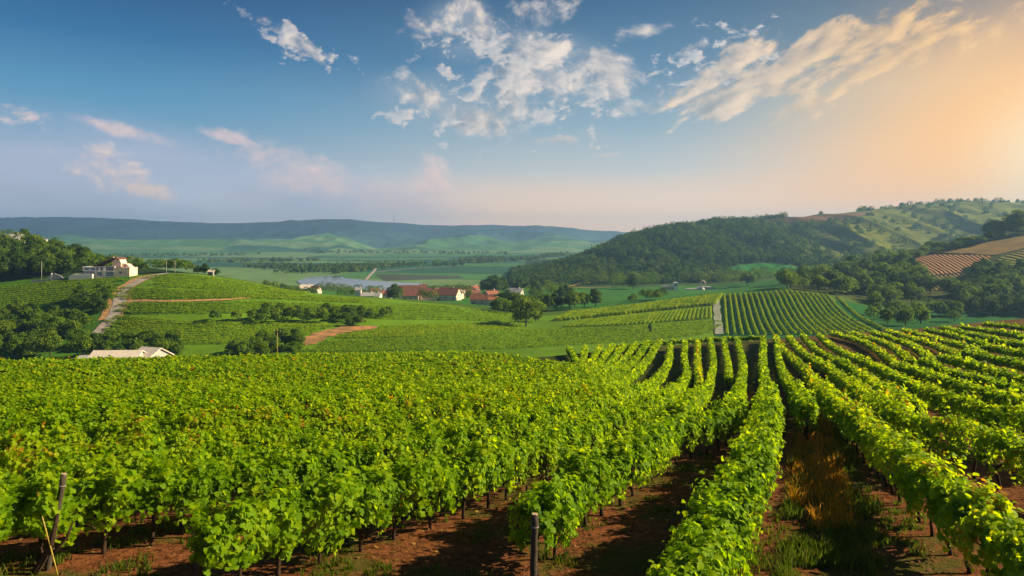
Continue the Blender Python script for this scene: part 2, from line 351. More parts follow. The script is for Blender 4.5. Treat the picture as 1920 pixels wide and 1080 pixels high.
M['red'] = plain('red_roof_tiles', (.22, .085, .060), .85, .45, 1.6)
M['brownroof'] = plain('brown_roof_tiles', (.20, .085, .055), .85, .4, 1.4)
M['orange'] = plain('orange_roof_tiles', (.33, .13, .070), .85, .35, 1.6)
M['greyroof'] = plain('grey_roof_sheet', (.36, .36, .37), .6, .25, 1.2)
M['tinroof'] = plain('pale_tin_roof', (.66, .58, .52), .5, .18, 1.2)
M['glass'] = plain('window_glass', (.03, .05, .07), .15, .3, 2, 0, .6)
M['blueglass'] = plain('blue_glass', (.03, .12, .20), .15, .3, 2, 0, .6)
M['timber'] = plain('timber', (.16, .085, .05), .85, .3, 4)
M['metal'] = plain('galvanised_pole', (.42, .40, .36), .6, .3, 3)
M['concrete'] = plain('concrete', (.40, .40, .41), .9, .25, .8)
M['road'] = plain('gravel_road', (.40, .35, .31), .95, .35, .42, .03, .1, (.20, .19, .18))
M['track'] = plain('worn_track', (.30, .30, .27), .95, .35, .35, .03, .1, (.13, .17, .09))
M['verge'] = plain('sandy_verge', (.45, .27, .12), .95, .4, .6, .03, .1)
M['dirt'] = plain('bare_earth', (.40, .20, .085), .95, .4, .22, .3, .1, (.16, .11, .05))

def terrain_mat():
    m, n, out = mat('terrain')
    c = n.node('ShaderNodeAttribute', attribute_name='col').outputs['Color']
    near = n.node('ShaderNodeAttribute', attribute_name='near').outputs['Fac']
    g = n.node('ShaderNodeNewGeometry').outputs['Position']
    a = n.noise(g, 0.9, 8, 0.65); b = n.noise(g, 0.06, 6, 0.6); b2 = n.noise(n.v('MULTIPLY', g, (1, 1, 0.3)), 0.012, 7, 0.6)
    k = n.m('ADD', n.m('MULTIPLY', n.m('SUBTRACT', b, 0.5), 1.1), n.m('MULTIPLY', n.m('SUBTRACT', b2, 0.5), 0.9))
    c2 = n.mix(1.0, c, n.xyz(*[n.m('ADD', 1.0, k)] * 3), 'MULTIPLY')
    gr = n.noise(g, 0.35, 6, 0.7); gm = n.m('MULTIPLY', n.mr(n.m('ADD', gr, n.m('MULTIPLY', a, 0.4)), 0.66, 0.80), near)
    soil = n.mix(n.mr(n.noise(g, 5.0, 8, 0.7), 0.35, 0.65), n.mix(1.0, c, (1.45, 1.35, 1.3, 1), 'MULTIPLY'), n.mix(1.0, c, (.45, .42, .42, 1), 'MULTIPLY'))
    soil = n.mix(n.m('MULTIPLY', gm, 0.75), soil, (.055, .075, .012, 1))
    fin = n.mix(near, c2, soil)
    p = n.node('ShaderNodeBsdfPrincipled'); n.put(p.inputs['Base Color'], fin); p.inputs['Roughness'].default_value = 1.0; p.inputs['Specular IOR Level'].default_value = 0.05
    bp = n.node('ShaderNodeBump'); bp.inputs['Strength'].default_value = 0.9; bp.inputs['Distance'].default_value = 0.16
    n.put(bp.inputs['Height'], n.m('ADD', n.noise(g, 3.5, 8, 0.7), n.m('MULTIPLY', n.noise(g, 16.0, 4, 0.6), 0.35)))
    n.t.links.new(bp.outputs[0], p.inputs['Normal']); n.t.links.new(p.outputs[0], out.inputs[0]); return m

def inpoly(px, py, poly):
    poly = np.array(poly, float); r = np.zeros(px.shape, bool); j = len(poly) - 1
    for i in range(len(poly)):
        x1, y1 = poly[i]; x2, y2 = poly[j]
        c = ((y1 > py) != (y2 > py)) & (px < (x2 - x1) * (py - y1) / (y2 - y1 + 1e-12) + x1); r ^= c; j = i
    return r
def crest_d(px): return knot(KN[4], px)[0]
def land_colour(X, Y, Z):
    px = HX + F * X / np.maximum(Y, 15); py = HY - F * Z / np.maximum(Y, 15)
    c = np.zeros((len(X), 3)); c[:] = (.055, .105, .012)
    def put(mask, col): c[mask] = col
    P2 = np.stack([X, Y], -1); nz = fbm(P2 / 30, 61, 3)
    cd = crest_d(px) + 1; put(Y < cd, (.155, .062, .024))
    up = (Y < cd); g = ss(Y, 38, 75) * (1 - .55 * ss(px, 1430, 1560)) * (.55 + .7 * nz)
    g = np.clip(g, 0, 1)[:, None]; c[up] = (c * (1 - g) + np.array((.035, .060, .012)) * g)[up]
    put((Y > cd) & (Y < 230), (.04, .08, .012))
    mid = (Y >= 230) & (Y < 400)
    put(mid & (px < 1340), (.095, .19, .008)); put(mid & (px < 245), (.045, .12, .008))
    put(mid & (px > 1340), (.014, .085, .014))
    put((Y >= 380) & (Y < 760) & (px < 560), (.020, .042, .010))
    put((Y >= 430) & (Y < 760) & (px >= 560) & (px < 1480), (.035, .13, .018))
    put((Y > 430) & (Y < 760) & (px >= 1480), (.05, .065, .014))
    put((Y >= 760) & (Y < 900), (.05, .085, .022))
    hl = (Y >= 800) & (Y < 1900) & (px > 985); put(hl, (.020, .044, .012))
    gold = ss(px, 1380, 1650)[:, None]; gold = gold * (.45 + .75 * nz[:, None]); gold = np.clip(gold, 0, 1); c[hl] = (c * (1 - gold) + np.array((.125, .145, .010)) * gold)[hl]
    put((Y >= 700) & (Y < 1000) & inpoly(px, py, [(970,545),(985,528),(1075,524),(1070,538),(1010,545)]), (.06, .15, .015)); put(hl & inpoly(px, py, [(1365,500),(1410,494),(1460,493),(1500,502),(1490,516),(1400,518),(1370,512)]), (.025, .15, .028))
    put(hl & inpoly(px, py, [(1395,415),(1480,407),(1600,400),(1640,398),(1580,412),(1470,418)]), (.17, .095, .055))
    pl = (Y >= 900) & (px <= 985) | (Y >= 1900)
    put(pl, (.055, .10, .040))
    # plain: long patchwork strips
    sx = X / 520; sy = (Y + .25 * X) / 170
    cell = vnoise(np.stack([np.floor(sx + .6 * np.sin(np.floor(sy) * 2.3)) + .5, np.floor(sy) + .5], -1), 77)
    pal = np.array([(.07, .17, .05), (.035, .11, .05), (.055, .15, .045), (.11, .19, .07), (.025, .085, .05), (.08, .16, .055)])
    pm = (Y >= 900) & (Y < 4300) & ((px <= 985) | (Y > 1900)); ci = np.clip((cell * 6).astype(int), 0, 5); c[pm] = pal[ci][pm]
    put(inpoly(px, py, [(700,514),(860,517),(870,522),(720,527)]) & (Y > 900), (.055, .07, .055))
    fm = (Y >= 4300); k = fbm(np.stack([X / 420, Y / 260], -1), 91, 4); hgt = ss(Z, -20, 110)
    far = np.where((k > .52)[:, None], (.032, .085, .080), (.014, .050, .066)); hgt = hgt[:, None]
    c[fm] = (far * (1 - hgt) + np.array((.010, .030, .060)) * hgt)[fm]  # blue of the distant haze put into the ridge's ground colour, more towards the top
    return c
def build_terrain():
    t = np.unique(np.concatenate([np.linspace(-1.55, -.8, 110), np.linspace(-.8, .8, 760), np.linspace(.8, 1.55, 110)]))
    Y = np.unique(np.concatenate([np.linspace(-14, 8, 12), np.geomspace(8, 180, 290), np.geomspace(180, 700, 240), np.geomspace(700, 2300, 330), np.geomspace(2300, 8200, 110)]))
    TT, YY = np.meshgrid(t, Y); XX = TT * (YY + 26); ZZ = terrain(XX, YY)
    X, Yv, Z = XX.ravel(), YY.ravel(), ZZ.ravel(); nc = len(t); nr = len(Y)
    i = (np.arange(nr - 1)[:, None] * nc + np.arange(nc - 1)[None]).ravel()
    q = np.stack([i, i + 1, i + nc + 1, i + nc], -1)
    near = 1 - ss(Yv, 80, 150)
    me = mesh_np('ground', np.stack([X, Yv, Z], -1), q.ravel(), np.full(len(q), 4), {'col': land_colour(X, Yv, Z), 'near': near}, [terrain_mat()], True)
    tag(link('ground', me), 'rolling farmland from the near vineyard to the far blue ridge', 'ground', kind='structure')
build_terrain()

def strip(name, pts_px, width, m, lift, label, cat, n=120, wfn=None):
    """a road laid on the ground: centre line in plan, smoothed"""
    pl = np.array([q for q in (hit(*p, y0=185) for p in pts_px) if q]); pl = smooth_line(pl, 2.0)
    tg = np.gradient(pl, axis=0); tg /= np.linalg.norm(tg, axis=1)[:, None] + 1e-9; nn = np.stack([-tg[:, 1], tg[:, 0]], -1)
    V = []; K = 7
    for k in range(K):
        o = ((k / (K - 1) - .5) * width * (.8 + .5 * vnoise(pl * .16 + k // 4 * 9.1, 21)))[:, None]; q = pl + nn * o; V.append(np.c_[q, terrain(q[:, 0], q[:, 1]) + lift])
    V = np.stack(V, 1); L = len(pl); V = V.reshape(-1, 3)
    i = (np.arange(L - 1)[:, None] * K + np.arange(K - 1)[None]).ravel(); q = np.stack([i, i + K, i + K + 1, i + 1], -1)
    # top sheet only, its normals up
    o = link(name, mesh_np(name, V, q[:, ::-1].ravel(), np.full(len(q), 4), None, [m], True)); return tag(o, label, cat, kind='structure')
def smooth_line(p, step):
    p = np.asarray(p, float)
    if len(p) > 2:
        q = np.vstack([2 * p[0] - p[1], p, 2 * p[-1] - p[-2]]); out = []
        for i in range(len(p) - 1):
            a, b, c, d = q[i:i+4]; t = np.linspace(0, 1, 24, endpoint=False)[:, None]
            out.append(.5 * ((2*b) + (c-a)*t + (2*a-5*b+4*c-d)*t*t + (3*b-a-3*c+d)*t**3))
        p = np.vstack(out + [p[-1:]])
    s = np.r_[0, np.cumsum(np.linalg.norm(np.diff(p, axis=0), axis=1))]
    k = max(2, int(s[-1] / step) + 1); u = np.linspace(0, s[-1], k)
    r = np.stack([np.interp(u, s, p[:, 0]), np.interp(u, s, p[:, 1])], -1)
    if len(r) > 8:
        for _ in range(3): r[1:-1] = .25 * r[:-2] + .5 * r[1:-1] + .25 * r[2:]
    return r

# ------------------------------------------------------------------ leaves
def leaf_geo(P, Nn, T, size, tone, lod):
    """grape-like leaves: lod 2 lobed, 1 kite folded on its rib"""
    Nn = Nn / (np.linalg.norm(Nn, axis=1)[:, None] + 1e-9); T = T - Nn * (T * Nn).sum(1)[:, None]; T /= np.linalg.norm(T, axis=1)[:, None] + 1e-9
    B = np.cross(Nn, T); n = len(P)
    if lod == 2:
        tp = np.array([(0,-.02,0),(.0,.55,-.04),(0,1,-.22),(.46,-.16,.02),(.62,.26,.10),(.40,.44,.07),(.46,.74,.0),(-.46,-.16,.02),(-.62,.26,.10),(-.40,.44,.07),(-.46,.74,.0)])
        fc = [(0,3,4,5,1),(1,5,6,2),(0,1,9,8,7),(1,2,10,9)]
    else:
        tp = np.array([(0,-.1,0),(.52,.35,.14),(0,1,-.12),(-.52,.35,.14)]); fc = [(0,1,2),(0,2,3)]
    V = P[:, None] + size[:, None, None] * (tp[None, :, 0:1] * B[:, None] + tp[None, :, 1:2] * T[:, None] + tp[None, :, 2:3] * Nn[:, None])
    k = len(tp); off = (np.arange(n) * k)[:, None]; flat = np.concatenate([np.array(f) for f in fc])[None] + off
    cn = np.tile([len(f) for f in fc], n); return V.reshape(-1, 3), flat.ravel(), cn, np.repeat(tone, k)
def join(parts):
    V = []; L = []; C = []; A = []; o = 0
    for v, l, c, a in parts: V.append(v); L.append(l + o); C.append(c); A.append(a); o += len(v)
    return np.concatenate(V), np.concatenate(L), np.concatenate(C), np.concatenate(A)
def unit(n):
    v = rng.normal(size=(n, 3)); return v / np.linalg.norm(v, axis=1)[:, None]

def canopy(pl, seed, top=1.85, bot=.48, hw=.46, cover=2.6, kf=.0027, smin=.105, lumps=True, margin=260):
    """leaf cloud of one trellised row along a plan line"""
    s = np.r_[0, np.cumsum(np.linalg.norm(np.diff(pl, axis=0), axis=1))]; Ltot = s[-1]
    top0, hw0 = top, hw; parts = {1: [], 2: []}; seg = 2.0; a = 0.0
    while a < Ltot:
        b = min(a + seg, Ltot); m = .5 * (a + b)
        cx, cy = np.interp(m, s, pl[:, 0]), np.interp(m, s, pl[:, 1]); D = math.hypot(cx, cy); px = HX + F * cx / max(cy, 2)
        tp = float(ss(np.array(D), 28, 62)); top = top0 - .58 * tp; hw = hw0 * (1 - .46 * tp)
        ins = (cy > 4) and (-margin < px < 1920 + margin)
        if ins or cy > 4 and -900 < px < 2800:
            sz = min(max(smin, .062 + kf * D), .42) * (1 if ins else 1.6)
            n = int(cover * (b - a) * 3.3 / (.62 * sz * sz) * (1 if ins else .6)); n = max(n, 6)
            k = 8 if D < 45 else 4; nc = max(1, n // k); n = nc * k
            uc = rng.uniform(a, b, nc); tc = rng.uniform(-.5, .5, nc) * 2 * math.pi + math.pi / 2
            tc = np.where(np.sin(tc) < -.55, -tc, tc); ci = np.repeat(np.arange(nc), k); along = np.tile(np.arange(k) / k, nc)
            u = np.clip(uc[ci] + rng.normal(size=n) * .085, a - .1, b + .1); th = tc[ci] + rng.normal(size=n) * .16 - np.cos(tc[ci]) * .55 * (along - .4); ctone = rng.random(nc)[ci]
            cz = .5 * (top + bot); hz = .5 * (top - bot)
            ph = u / 1.15
            nz = vnoise(np.stack([u * 1.9 + .25 * th, th * .95, np.full(n, seed * 3.7)], -1), 5); n2 = vnoise(np.stack([u * 3.1, th * 3.2, np.full(n, seed * 1.3)], -1), 6)
            nl = vnoise(np.stack([u * .8, np.full(n, seed * 9.1)], -1), 8)
            rad = .30 + .92 * nz + .28 * n2 + .10 * np.cos(2 * math.pi * ph)
            dep = np.clip(rng.uniform(0, 1, nc)[ci] ** .5 + .08 * rng.normal(size=n), 0, 1.1); rad = rad * (.42 + .58 * dep)
            ct, st = np.cos(th), np.sin(th)
            w = hw * (.85 + .4 * nl); lat = w * np.sign(ct) * np.abs(ct) ** .75 * rad; zz = cz + hz * np.sign(st) * np.abs(st) ** .8 * rad * np.where(st > 0, .88 + .3 * nl, 1.0)
            shoot = (rng.random(nc) < .075)[ci] & (st > .25); zz = np.where(shoot, zz + .04 + along * rng.uniform(.15, .62, nc)[ci], zz)
            X = np.interp(u, s, pl[:, 0]); Y = np.interp(u, s, pl[:, 1])
            e = .4; tx = np.interp(u + e, s, pl[:, 0]) - np.interp(u - e, s, pl[:, 0]); ty = np.interp(u + e, s, pl[:, 1]) - np.interp(u - e, s, pl[:, 1])
            l = np.hypot(tx, ty) + 1e-9; tx /= l; ty /= l; nx, ny = -ty, tx
            X2 = X + nx * lat; Y2 = Y + ny * lat; Z2 = terrain(X, Y) + zz
            out = np.stack([nx * ct, ny * ct, st * .9 + .25], -1) + .55 * rng.normal(size=(n, 3))
            tip = np.stack([nx * ct * .5, ny * ct * .5, -0.9 + .3 * st], -1) + .5 * rng.normal(size=(n, 3))
            tip = np.where(shoot[:, None], np.stack([nx * .3, ny * .3, np.full(n, .8)], -1) + .5 * rng.normal(size=(n, 3)), tip)
            tone = np.clip(.14 + .34 * rng.random(n) + .34 * ctone + .25 * (n2 - .5) + .42 * (nz - .5) + .12 * along + .10 * shoot, 0, .93)
            tone = np.where(rng.random(n) < .0012, 1.0, tone)
            size = sz * rng.uniform(.5, 1.45, n) * (1.1 - .35 * along); lod = 2 if D < 22 and ins else 1
            parts[lod].append(leaf_geo(np.stack([X2, Y2, Z2], -1), out, tip, size, tone, lod))
        a = b
    allp = parts[1] + parts[2]
    return join(allp) if allp else None

TRUNKS = []
for k in range(5):
    j = lambda a: random.uniform(-a, a)
    b = MB(); x, y = j(.07), j(.07); pts = [(0, 0, -.12), (j(.03), j(.03), .08), (x * .5 + j(.03), y * .5 + j(.03), .32), (x + j(.04), y + j(.04), .58), (x, y, .82)]
    b.tube(pts, [.062, .05, .040, .036, .042], 7)
    for sgn in (-1, 1): b.tube([(x, y, .74), (x + sgn * .15, y, .90), (x + sgn * .36, y + j(.05), .98)], [.036, .026, .016], 5)
    TRUNKS.append(b.mesh('trunk', M['bark'], True))
ROWS = []
def vine_row(pl, sortkey, label=None, trunk_to=34, **k):
    """one trellised row: foliage and its trunks"""
    pl = np.asarray(pl, float); mid = pl[np.argmin(np.hypot(pl[:, 0], pl[:, 1]))]
    base = (float(mid[0]), float(mid[1]), float(terrain(mid[0], mid[1])))
    g = canopy(pl, len(ROWS) + 1, **k)
    if g is None: return None
    root = empty('vine_row', base)
    V, L, C, A = g; me = mesh_np('foliage', V - np.array(base), L, C, {'tone': A}, [M['vine']]); link('foliage', me, root)
    s = np.r_[0, np.cumsum(np.linalg.norm(np.diff(pl, axis=0), axis=1))]; u = .35 ; cnt = 0
    while u < s[-1] and cnt < 100:
        x, y = np.interp(u, s, pl[:, 0]), np.interp(u, s, pl[:, 1]); D = math.hypot(x, y); px = HX + F * x / max(y, 2)
        if y > 5 and D < trunk_to and -80 < px < 2000:
            dx = np.interp(u + .3, s, pl[:, 0]) - x; dy = np.interp(u + .3, s, pl[:, 1]) - y
            link('trunk', random.choice(TRUNKS), root, (x - base[0], y - base[1], float(terrain(x, y)) - base[2]), (0, 0, math.atan2(dy, dx)), (random.uniform(.85, 1.25),) * 2 + (random.uniform(.9, 1.1),)); cnt += 1
        u += random.uniform(.95, 1.3)
    ROWS.append((sortkey, root, label)); return root

def pxline(pts, h=1.75):
    out = []
    for x, y in pts:
        for k in range(14):                  # a sight line just over the crest is lowered onto it
            q = hit(x, y + 1.0 * k, h=h, y1=172, n=1400)
            if q: out.append(q); break
    return np.array(out)
def near_vineyard():
    # rows right of the middle, followed along their tops
    R = {
     'A': [(1382,629),(1391,660),(1393,680),(1386,715),(1381,745),(1352,766),(1266,783),(1215,808),(1155,842),(1092,866),(1040,914),(998,940)],
     'A2': [(1332,631),(1337,665),(1334,690),(1318,722),(1290,745),(1268,760)],
     'B': [(1284,635),(1283,665),(1288,690),(1270,715),(1240,736),(1198,757),(1130,775),(1062,799),(980,822),(900,848),(700,893),(540,930),(372,972)],
     'Y': [(1431,627),(1430,670),(1438,719),(1438,762),(1430,800),(1400,870),(1350,950),(1300,1050),(1270,1110)],
     'Z': [(1457,625),(1462,670),(1485,712),(1515,760)],
     'S1': [(1308,633),(1308,668),(1312,706)],
     'S2': [(1357,630),(1364,668),(1366,698)],
    }
    R = {k: pxline(v) for k, v in R.items()}
    lab = {'A': 'sunlit grapevine row bending left to the dark post at bottom centre', 'A2': 'short grapevine row ending between the two rows that bend left',
           'B': 'long grapevine row bending left to the post under yellow leaves', 'Y': 'broad bright grapevine row left of the orange weed strip',
           'Z': 'grapevine row that stops where the orange weed strip begins', 'S1': 'short stub of grapevine row, left of the two stubs below the crest', 'S2': 'short stub of grapevine row, right of the two stubs below the crest'}
    for k, v in R.items(): vine_row(smooth_line(v, .5), HX + F * v[0][0] / v[0][1], lab[k], **({'hw': .54, 'top': 1.95, 'bot': .35} if k == 'Y' else {'hw': .40} if k in ('Z', 'S1', 'S2', 'A2') else {'hw': .48, 'bot': .28 if k == 'A' else .26}))
    T = {
     'R0': ([(1453,626),(1497,670),(1540,712),(1590,757),(1655,808),(1708,849),(1766,892),(1833,940),(1920,1000),(2030,1080)], 'grapevine row right of the orange weed strip, running to the bottom right corner'),
     'b': ([(1478,625),(1540,670),(1580,695),(1625,730),(1662,757),(1712,776),(1766,789),(1833,805),(1920,826),(2060,862)], 'dark leafy grapevine row bending right, next above the corner row'),
     'c': ([(1505,623),(1580,668),(1615,690),(1652,715),(1715,752)], 'short grapevine row ending against the dark row that bends right'),
     'd': ([(1535,621),(1630,670),(1665,685),(1702,702),(1740,722),(1790,740),(1840,757),(1920,776),(2050,805)], 'grapevine row with red weeds along its upper side'),
    }
    for k, (v, l) in T.items():
        p = pxline(v); vine_row(smooth_line(p, .5), v[0][0], l, **({'hw': .56} if k in ('R0', 'b') else {'hw': .42}))
    yel = [[(1560,617),(1620,630),(1665,655),(1682,671)], [(1595,616),(1660,632),(1712,661)], [(1635,614),(1700,631),(1752,659)], [(1665,612),(1740,630),(1797,651)], [(1695,610),(1780,628),(1838,643)], [(1735,608),(1800,621),(1872,638)], [(1765,605),(1840,619),(1902,632)], [(1800,603),(1880,613),(1990,632)], [(1845,598),(1930,606),(2060,622)]]
    for i, v in enumerate(yel): vine_row(smooth_line(pxline(v), .5), v[0][0], f'golden grapevine row under the right crest, {ordw(i+1)} of its block from the left', top=1.5, hw=.42)
    sec = [[(1690,669),(1765,691),(1870,723),(1990,764)], [(1728,661),(1815,686),(1920,713),(2050,746)], [(1764,654),(1840,671),(1920,689),(2050,718)], [(1806,646),(1870,658),(1940,671),(2050,692)], [(1847,638),(1900,646),(2010,664)], [(1882,629),(1950,639),(2060,654)]]
    for i, v in enumerate(sec): vine_row(smooth_line(pxline(v), .5), 3000 + i, f'grapevine row of the lower right block, {ordw(i+1)} above the red weeds', top=1.7, hw=.45)
    # rows that bend off to the left across the whole left half; every other hedge carries on over the slope
    crest_at = lambda q: float(crest_d(np.array([HX + F * q[0] / max(q[1], 2)]))[0]) + 2.0
    tops = [1257, 1237, 1216, 1195, 1173, 1150, 1126, 1098, 1066]
    CX = [[(1257,640),(1253,668),(1222,706),(1147,737),(1060,762),(900,800),(700,836),(500,866),(300,890),(140,908),(-80,938)], [(1075,750),(900,781),(700,808),(500,832),(300,856),(100,878),(-80,898)], [(985,748),(800,766),(600,790),(400,813),(200,836),(0,857),(-80,866)]]
    for i, v in enumerate(CX): vine_row(smooth_line(pxline(v), .5), 1090 - 3 * i, f'{ordw(i+1)} grapevine row beyond the one ending at the yellow leaved post', hw=.5, bot=.50 if i == 0 else .45)
    for j in range(1, 30):
        bp = np.array((4.5, 36.0)) + np.array((3.5, 44.0)) * j / 13 if j <= 16 else np.array((8.8 - 1.2 * (j - 16), 90.1 + 3.4 * (j - 16)))
        if j > 16 and bp[1] > crest_at(bp): break
        ang = math.radians(max(37 - .8 * j, 24)); d2 = np.array((math.cos(ang), math.sin(ang)))
        line = []
        if j % 2 == 0 and j <= 16:
            d = float(crest_d(np.array([float(tops[j // 2])]))[0]) + 1.5; e = np.array(((tops[j // 2] - HX) / F * d, d)); d1 = (e - bp) / np.linalg.norm(e - bp)
            line = [e + (bp + d1 * 5 - e) * t for t in np.linspace(0, 1, 14)]
            line += [(1-t)**2 * (bp + d1 * 5) + 2*t*(1-t) * bp + t*t * (bp - d2 * 9) for t in np.linspace(.06, 1, 10)]
        st = 9.5 if line else 0
        run = [bp - d2 * q for q in np.arange(st, 125, 1.0)]
        line += [q for q in run if q[1] > 8 and q[0] > -1.02 * q[1] - 6 and q[1] < crest_at(q)]
        if len(line) < 5: continue
        vine_row(smooth_line(np.array(line), .5), 1100 - 30 * j, f'{ordw(j+3)} grapevine row beyond the one ending at the yellow leaved post', hw=.5)
    for _, root, l in ROWS: tag(root, l, 'vine row', 'grapevine rows of the near vineyard')
    x = pxline([(1160,644),(1230,637),(1300,633),(1380,629),(1440,627)], 1.6)
    r = vine_row(smooth_line(x + np.array((0, 1.5)), .5), 0, '', top=1.7); tag(r, 'low golden vine row running crosswise along the far edge', 'vine row', 'grapevine rows of the near vineyard')
near_vineyard()

# ------------------------------------------------------------------ vine rows and terraces further off
BANK = [(558,656),(570,632),(600,619),(640,610),(664,608),(716,609),(708,620),(660,625),(618,636),(592,652)]
def hedge_strip(pls, h, w, step, seed, clump=True, size=.7, up=.2, base=.15):
    """bushy hedge bodies along plan lines + scattered leaf clumps, as one cloud"""
    parts = []
    for i, pl in enumerate(pls):
        s = np.r_[0, np.cumsum(np.linalg.norm(np.diff(pl, axis=0), axis=1))]
        n = max(8, int(s[-1] * h * 3.2 / (size * size) * 1.3)); u = rng.uniform(0, s[-1], n)
        X = np.interp(u, s, pl[:, 0]); Y = np.interp(u, s, pl[:, 1]); e = .6
        tx = np.interp(u + e, s, pl[:, 0]) - np.interp(u - e, s, pl[:, 0]); ty = np.interp(u + e, s, pl[:, 1]) - np.interp(u - e, s, pl[:, 1]); l = np.hypot(tx, ty) + 1e-9
        nx, ny = -ty / l, tx / l; th = rng.uniform(0, math.pi, n); nz = vnoise(np.stack([u * .5, th, np.full(n, seed + i * 1.7)], -1), 3)
        r = .7 + .5 * nz; lat = w * np.cos(th) * r; zz = .15 * h + h * .85 * np.sin(th) ** .7 * r
        out = np.stack([nx * np.cos(th), ny * np.cos(th), np.sin(th) + up], -1) + .5 * rng.normal(size=(n, 3))
        tone = np.clip(base + .40 * rng.random(n) + .4 * (nz - .5), 0, .92)
        gz = terrain(X, Y); free = ~inpoly(HX + F * X / Y, HY - F * gz / Y, BANK); X, Y, gz, nx, ny, lat, zz, out, tone = [q[free] for q in (X, Y, gz, nx, ny, lat, zz, out, tone)]; n = len(X)
        if n == 0: continue
        parts.append(leaf_geo(np.stack([X + nx * lat, Y + ny * lat, gz + zz], -1), out, unit(n) - np.array((0, 0, .4)), size * rng.uniform(.7, 1.3, n), tone, 1))
    return join(parts)
def far_rows():
    rows = []
    def add(pa, pb, group, label, h=1.7, w=.6, size=.55, bow=0.0, up=.8, base=.36):
        a, b = hit(*pa, y0=185), hit(*pb, y0=185)
        if not a or not b: return
        a = np.array(a); b = np.array(b); k = max(3, int(np.linalg.norm(b - a) / 3)); t = np.linspace(0, 1, k)[:, None]
        pl = a + (b - a) * t
        if not 6 < np.linalg.norm(b - a) < 190: return
        g = hedge_strip([pl], h, w, 1.5, len(rows) * 3.1, size=size, up=up, base=base); base = (float(a[0]), float(a[1]), float(terrain(a[0], a[1])))
        o = link('vine_row', mesh_np('vine_row', g[0] - np.array(base), g[1], g[2], {'tone': g[3]}, [M['farvine']]), None, base)
        tag(o, label, 'vine row', group); rows.append(o)
    # diagonal seam between the upper and lower plots, and the crest line
    seam = lambda x: np.interp(x, [1010, 1070, 1200, 1340, 1480, 1700], [606, 602, 588, 574, 561, 545])
    crest = lambda x: np.interp(x, [1010, 1100, 1200, 1340, 1480, 1560, 1640], [590, 582, 570, 552, 543, 552, 576])
    for i in range(23):                       # right of the pale track, fanning down the slope
        bx = 1364 + 14.2 * i; tx = 1358 + 9.6 * i
        add((bx, 628 - .02 * i), (tx, crest(tx) + 2.5), 'vine rows right of the pale track', f'sun edged vine row, {ordw(i+1)} to the right of the pale track', 1.1, .36, .42)
    for i in range(34):                       # striped plot left of the track
        bx = 1332 - 8.3 * i; lean = 44 * i / 34
        add((bx, np.interp(bx, [1050, 1170, 1340], [614, 611, 597])), (bx + lean, seam(bx + lean) + 2.5), 'vine rows left of the pale track', f'short vine row of the striped plot, {ordw(i+1)} left of the pale track', 1.2, .42, .45)
    for i in range(38):                       # upper plot under the crest
        bx = 1338 - 8.0 * i; lean = (1 - ss(np.array(bx), 1200, 1480)) * 30 - 12 * ss(np.array(bx), 1350, 1480)
        add((bx, seam(bx) - 1.5), (bx + lean, crest(bx + lean) + 3.2), 'vine rows of the upper plot', f'yellow green vine row under the far crest, {ordw(i+1)} from the right', 1.8, .9, .6)
far_rows()

def contour_rows(bands, name, label, x0, x1, nrow, h=.9, size=.55, jx=20):
    """rows following the slope between two picture-level contours, as one uncountable plot"""
    pls = []
    for i in range(nrow):
        f = (i + .5) / nrow; xs = np.linspace(x0 + random.uniform(-jx, jx), x1 + random.uniform(-jx, jx), 26)
        pts = []
        for x in xs:
            y = bands[0](x) * (1 - f) + bands[1](x) * f; q = hit(x, y, y0=185, n=900)
            if q and q[1] < 480: pts.append(q)
        if len(pts) > 4: pls.append(smooth_line(np.array(pts), 2.5))
    g = hedge_strip(pls, h, .95, 2, random.random() * 90, size=size, up=1.1, base=.40); base = (float(pls[0][0, 0]), float(pls[0][0, 1]), float(terrain(*pls[0][0])))
    o = link(name, mesh_np(name, g[0] - np.array(base), g[1], g[2], {'tone': g[3]}, [M['farvine']]), None, base); tag(o, label, 'vineyard', kind='stuff')
I = lambda *p: (lambda x: np.interp(x, [q[0] for q in p], [q[1] for q in p]))
contour_rows((I((0, 537), (140, 525), (250, 521)), I((0, 580), (140, 566), (225, 558))), 'vineyard_terrace', 'deep green vineyard slope under the white villa', -40, 218, 11)
contour_rows((I((290, 517), (330, 514), (450, 528), (560, 549)), I((260, 536), (560, 553))), 'vineyard_terrace', 'sunlit top terrace of vines right of the winding road', 285, 560, 6)
contour_rows((I((245, 539), (560, 555), (700, 563)), I((238, 562), (480, 560), (700, 570))), 'vineyard_terrace', 'second vine terrace below the hill crest', 245, 690, 7)
contour_rows((I((236, 569), (480, 566), (700, 574), (800, 571), (960, 589)), I((232, 588), (480, 588), (720, 600), (960, 603))), 'vineyard_terrace', 'third vine terrace above the dark hedge', 238, 990, 7)
contour_rows((I((228, 592), (360, 604), (560, 608), (740, 612), (960, 606)), I((205, 622), (330, 646), (430, 646), (560, 636), (760, 634), (960, 618))), 'vineyard_terrace', 'shaded vine terrace below the dark hedge', 215, 960, 10)
contour_rows((I((600, 640), (760, 636), (960, 620), (1200, 612), (1340, 600)), I((600, 662), (960, 655), (1200, 640), (1340, 626))), 'vineyard_terrace', 'green vines in the hollow beyond the near vineyard', 580, 1335, 10)

